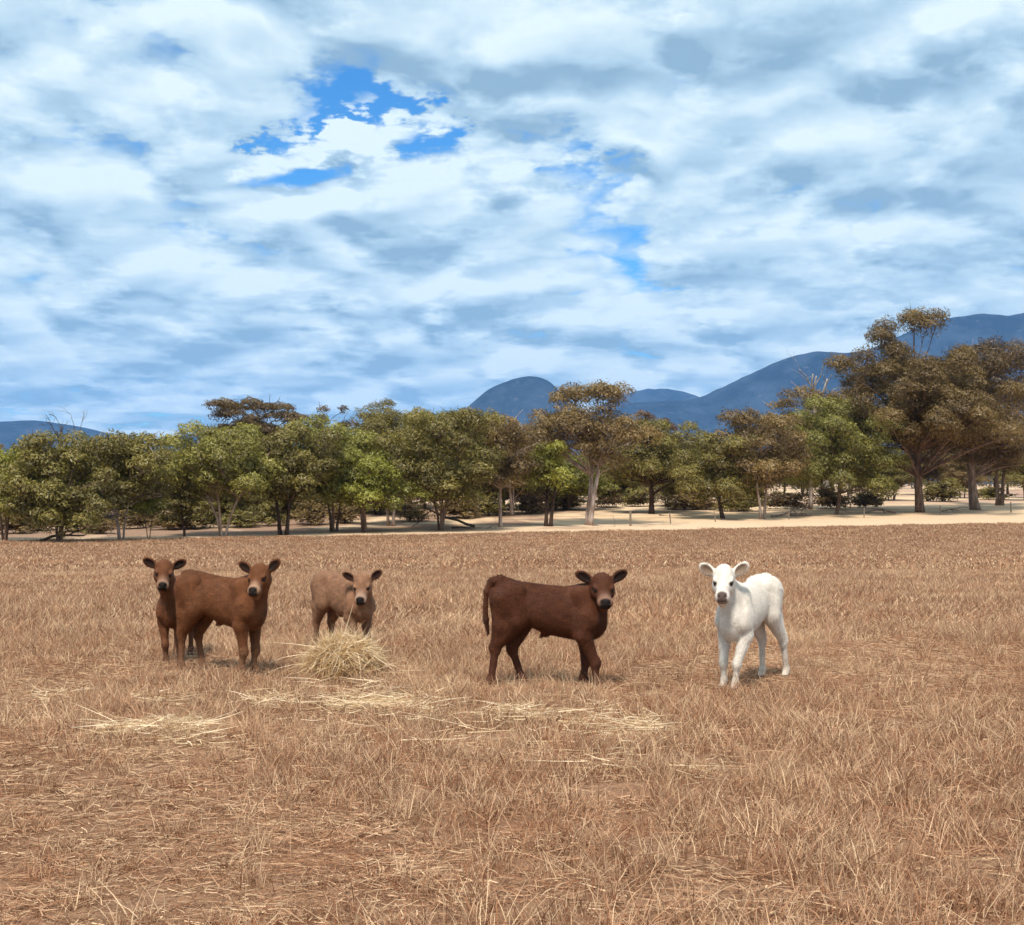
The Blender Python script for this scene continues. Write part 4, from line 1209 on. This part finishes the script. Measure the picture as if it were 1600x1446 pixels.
        v, f, t = strands(np.stack([X, D, z], 1), d, rng.uniform(0.08, 0.26, n), 0.0055 * rng.uniform(0.7, 1.4, n), bd, rng, tint=np.clip(rng.beta(2.4, 1.2, n), 0, 1))
        V.append(v); F.append(f + b); T.append(t); b += len(v)
    o = mesh_obj('loose_hay', np.concatenate(V), np.concatenate(F), HAYM, attrs={'tint': ('FLOAT', np.concatenate(T))})
    tag(o, 'pale hay strewn in streaks over the stubble', None, None, 'stuff')

if True:
    rng = np.random.RandomState(5)
    D = 10.75; X0 = (537 - 800) / FPX * D
    root = empty('hay_pile', (X0, D, gz(X0, D)))
    tag(root, 'small heap of pale yellow hay in front of the tan calf', 'hay')
    a_, b_, hgt = 0.32, 0.27, 0.325
    # packed core
    bm = bmesh.new(); bmesh.ops.create_icosphere(bm, subdivisions=4, radius=1.0)
    for v in bm.verts:
        q = np.array(v.co); k = 1 + 0.10 * math.sin(7 * q[0] + 2) * math.cos(6 * q[1]) + 0.06 * math.sin(13 * q[2] + 9 * q[0])
        v.co = Vector((q[0] * a_ * 0.86 * k, q[1] * b_ * 0.86 * k, max(q[2], -0.05) * hgt * 0.86 * k))
    me = bpy.data.meshes.new('packed_hay'); bm.to_mesh(me); bm.free(); me.materials.append(HAYM)
    o = bpy.data.objects.new('packed_hay', me); COL.objects.link(o); o.parent = root
    # straws lying over the heap, following its slope
    n = 6000
    th = rng.rand(n) * 6.28; rr = np.sqrt(rng.rand(n))
    px, py = rr * np.cos(th), rr * np.sin(th)
    pz = np.sqrt(np.clip(1 - rr ** 2, 0, 1)) ** 0.85
    base = np.stack([px * a_, py * b_, pz * hgt * rng.uniform(0.86, 1.04, n) * (1 + 0.12 * np.sin(3 * th + 1) * rr + 0.08 * np.sin(7 * th) * rr)], 1)
    nrm = np.stack([px / a_, py / b_, pz / hgt + 0.4], 1); nrm /= np.linalg.norm(nrm, axis=1, keepdims=True)
    d = np.cross(nrm, rng.randn(n, 3)); d /= np.linalg.norm(d, axis=1, keepdims=True)
    d = d + nrm * rng.uniform(-0.06, 0.06, n)[:, None]
    bd = -nrm * rng.uniform(0.0, 0.35, n)[:, None] + rng.randn(n, 3) * 0.6
    L = rng.uniform(0.04, 0.15, n)
    v, f, t = strands(base, d, L, 0.0075 * rng.uniform(0.6, 1.4, n), bd, rng, tint=np.clip(rng.beta(1.0, 1.2, n) * (0.45 + 0.85 * pz ** 2), 0, 1))  # tint drops down the heap: shade of its lower part put into colour
    v[:, 2] = np.maximum(v[:, 2], 0.012)
    # long loose straws trailing off the sides and the top tuft
    n2 = 110
    th = rng.rand(n2) * 6.28
    base = np.stack([np.cos(th) * a_ * rng.uniform(0.3, 0.95, n2), np.sin(th) * b_ * rng.uniform(0.3, 0.95, n2), rng.uniform(0.03, hgt * 0.8, n2)], 1)
    base[:, 2] = hgt * np.sqrt(np.clip(1 - (base[:, 0] / a_) ** 2 - (base[:, 1] / b_) ** 2, 0.02, 1))
    d = np.stack([np.cos(th), np.sin(th), rng.uniform(-0.2, 0.5, n2)], 1)
    bd = np.stack([rng.randn(n2) * .5, rng.randn(n2) * .5, -rng.uniform(0.1, 0.9, n2)], 1)
    v2, f2, t2 = strands(base, d, rng.uniform(0.12, 0.32, n2), np.full(n2, 0.006), bd, rng, tint=np.clip(rng.beta(3, 1, n2), 0, 1))
    v2[:, 2] = np.maximum(v2[:, 2], 0.015)
    o = mesh_obj('straw', np.concatenate([v, v2]), np.concatenate([f, f2 + len(v)]), HAYM, root, attrs={'tint': ('FLOAT', np.concatenate([t, t2]))})
    o['kind'] = 'stuff'
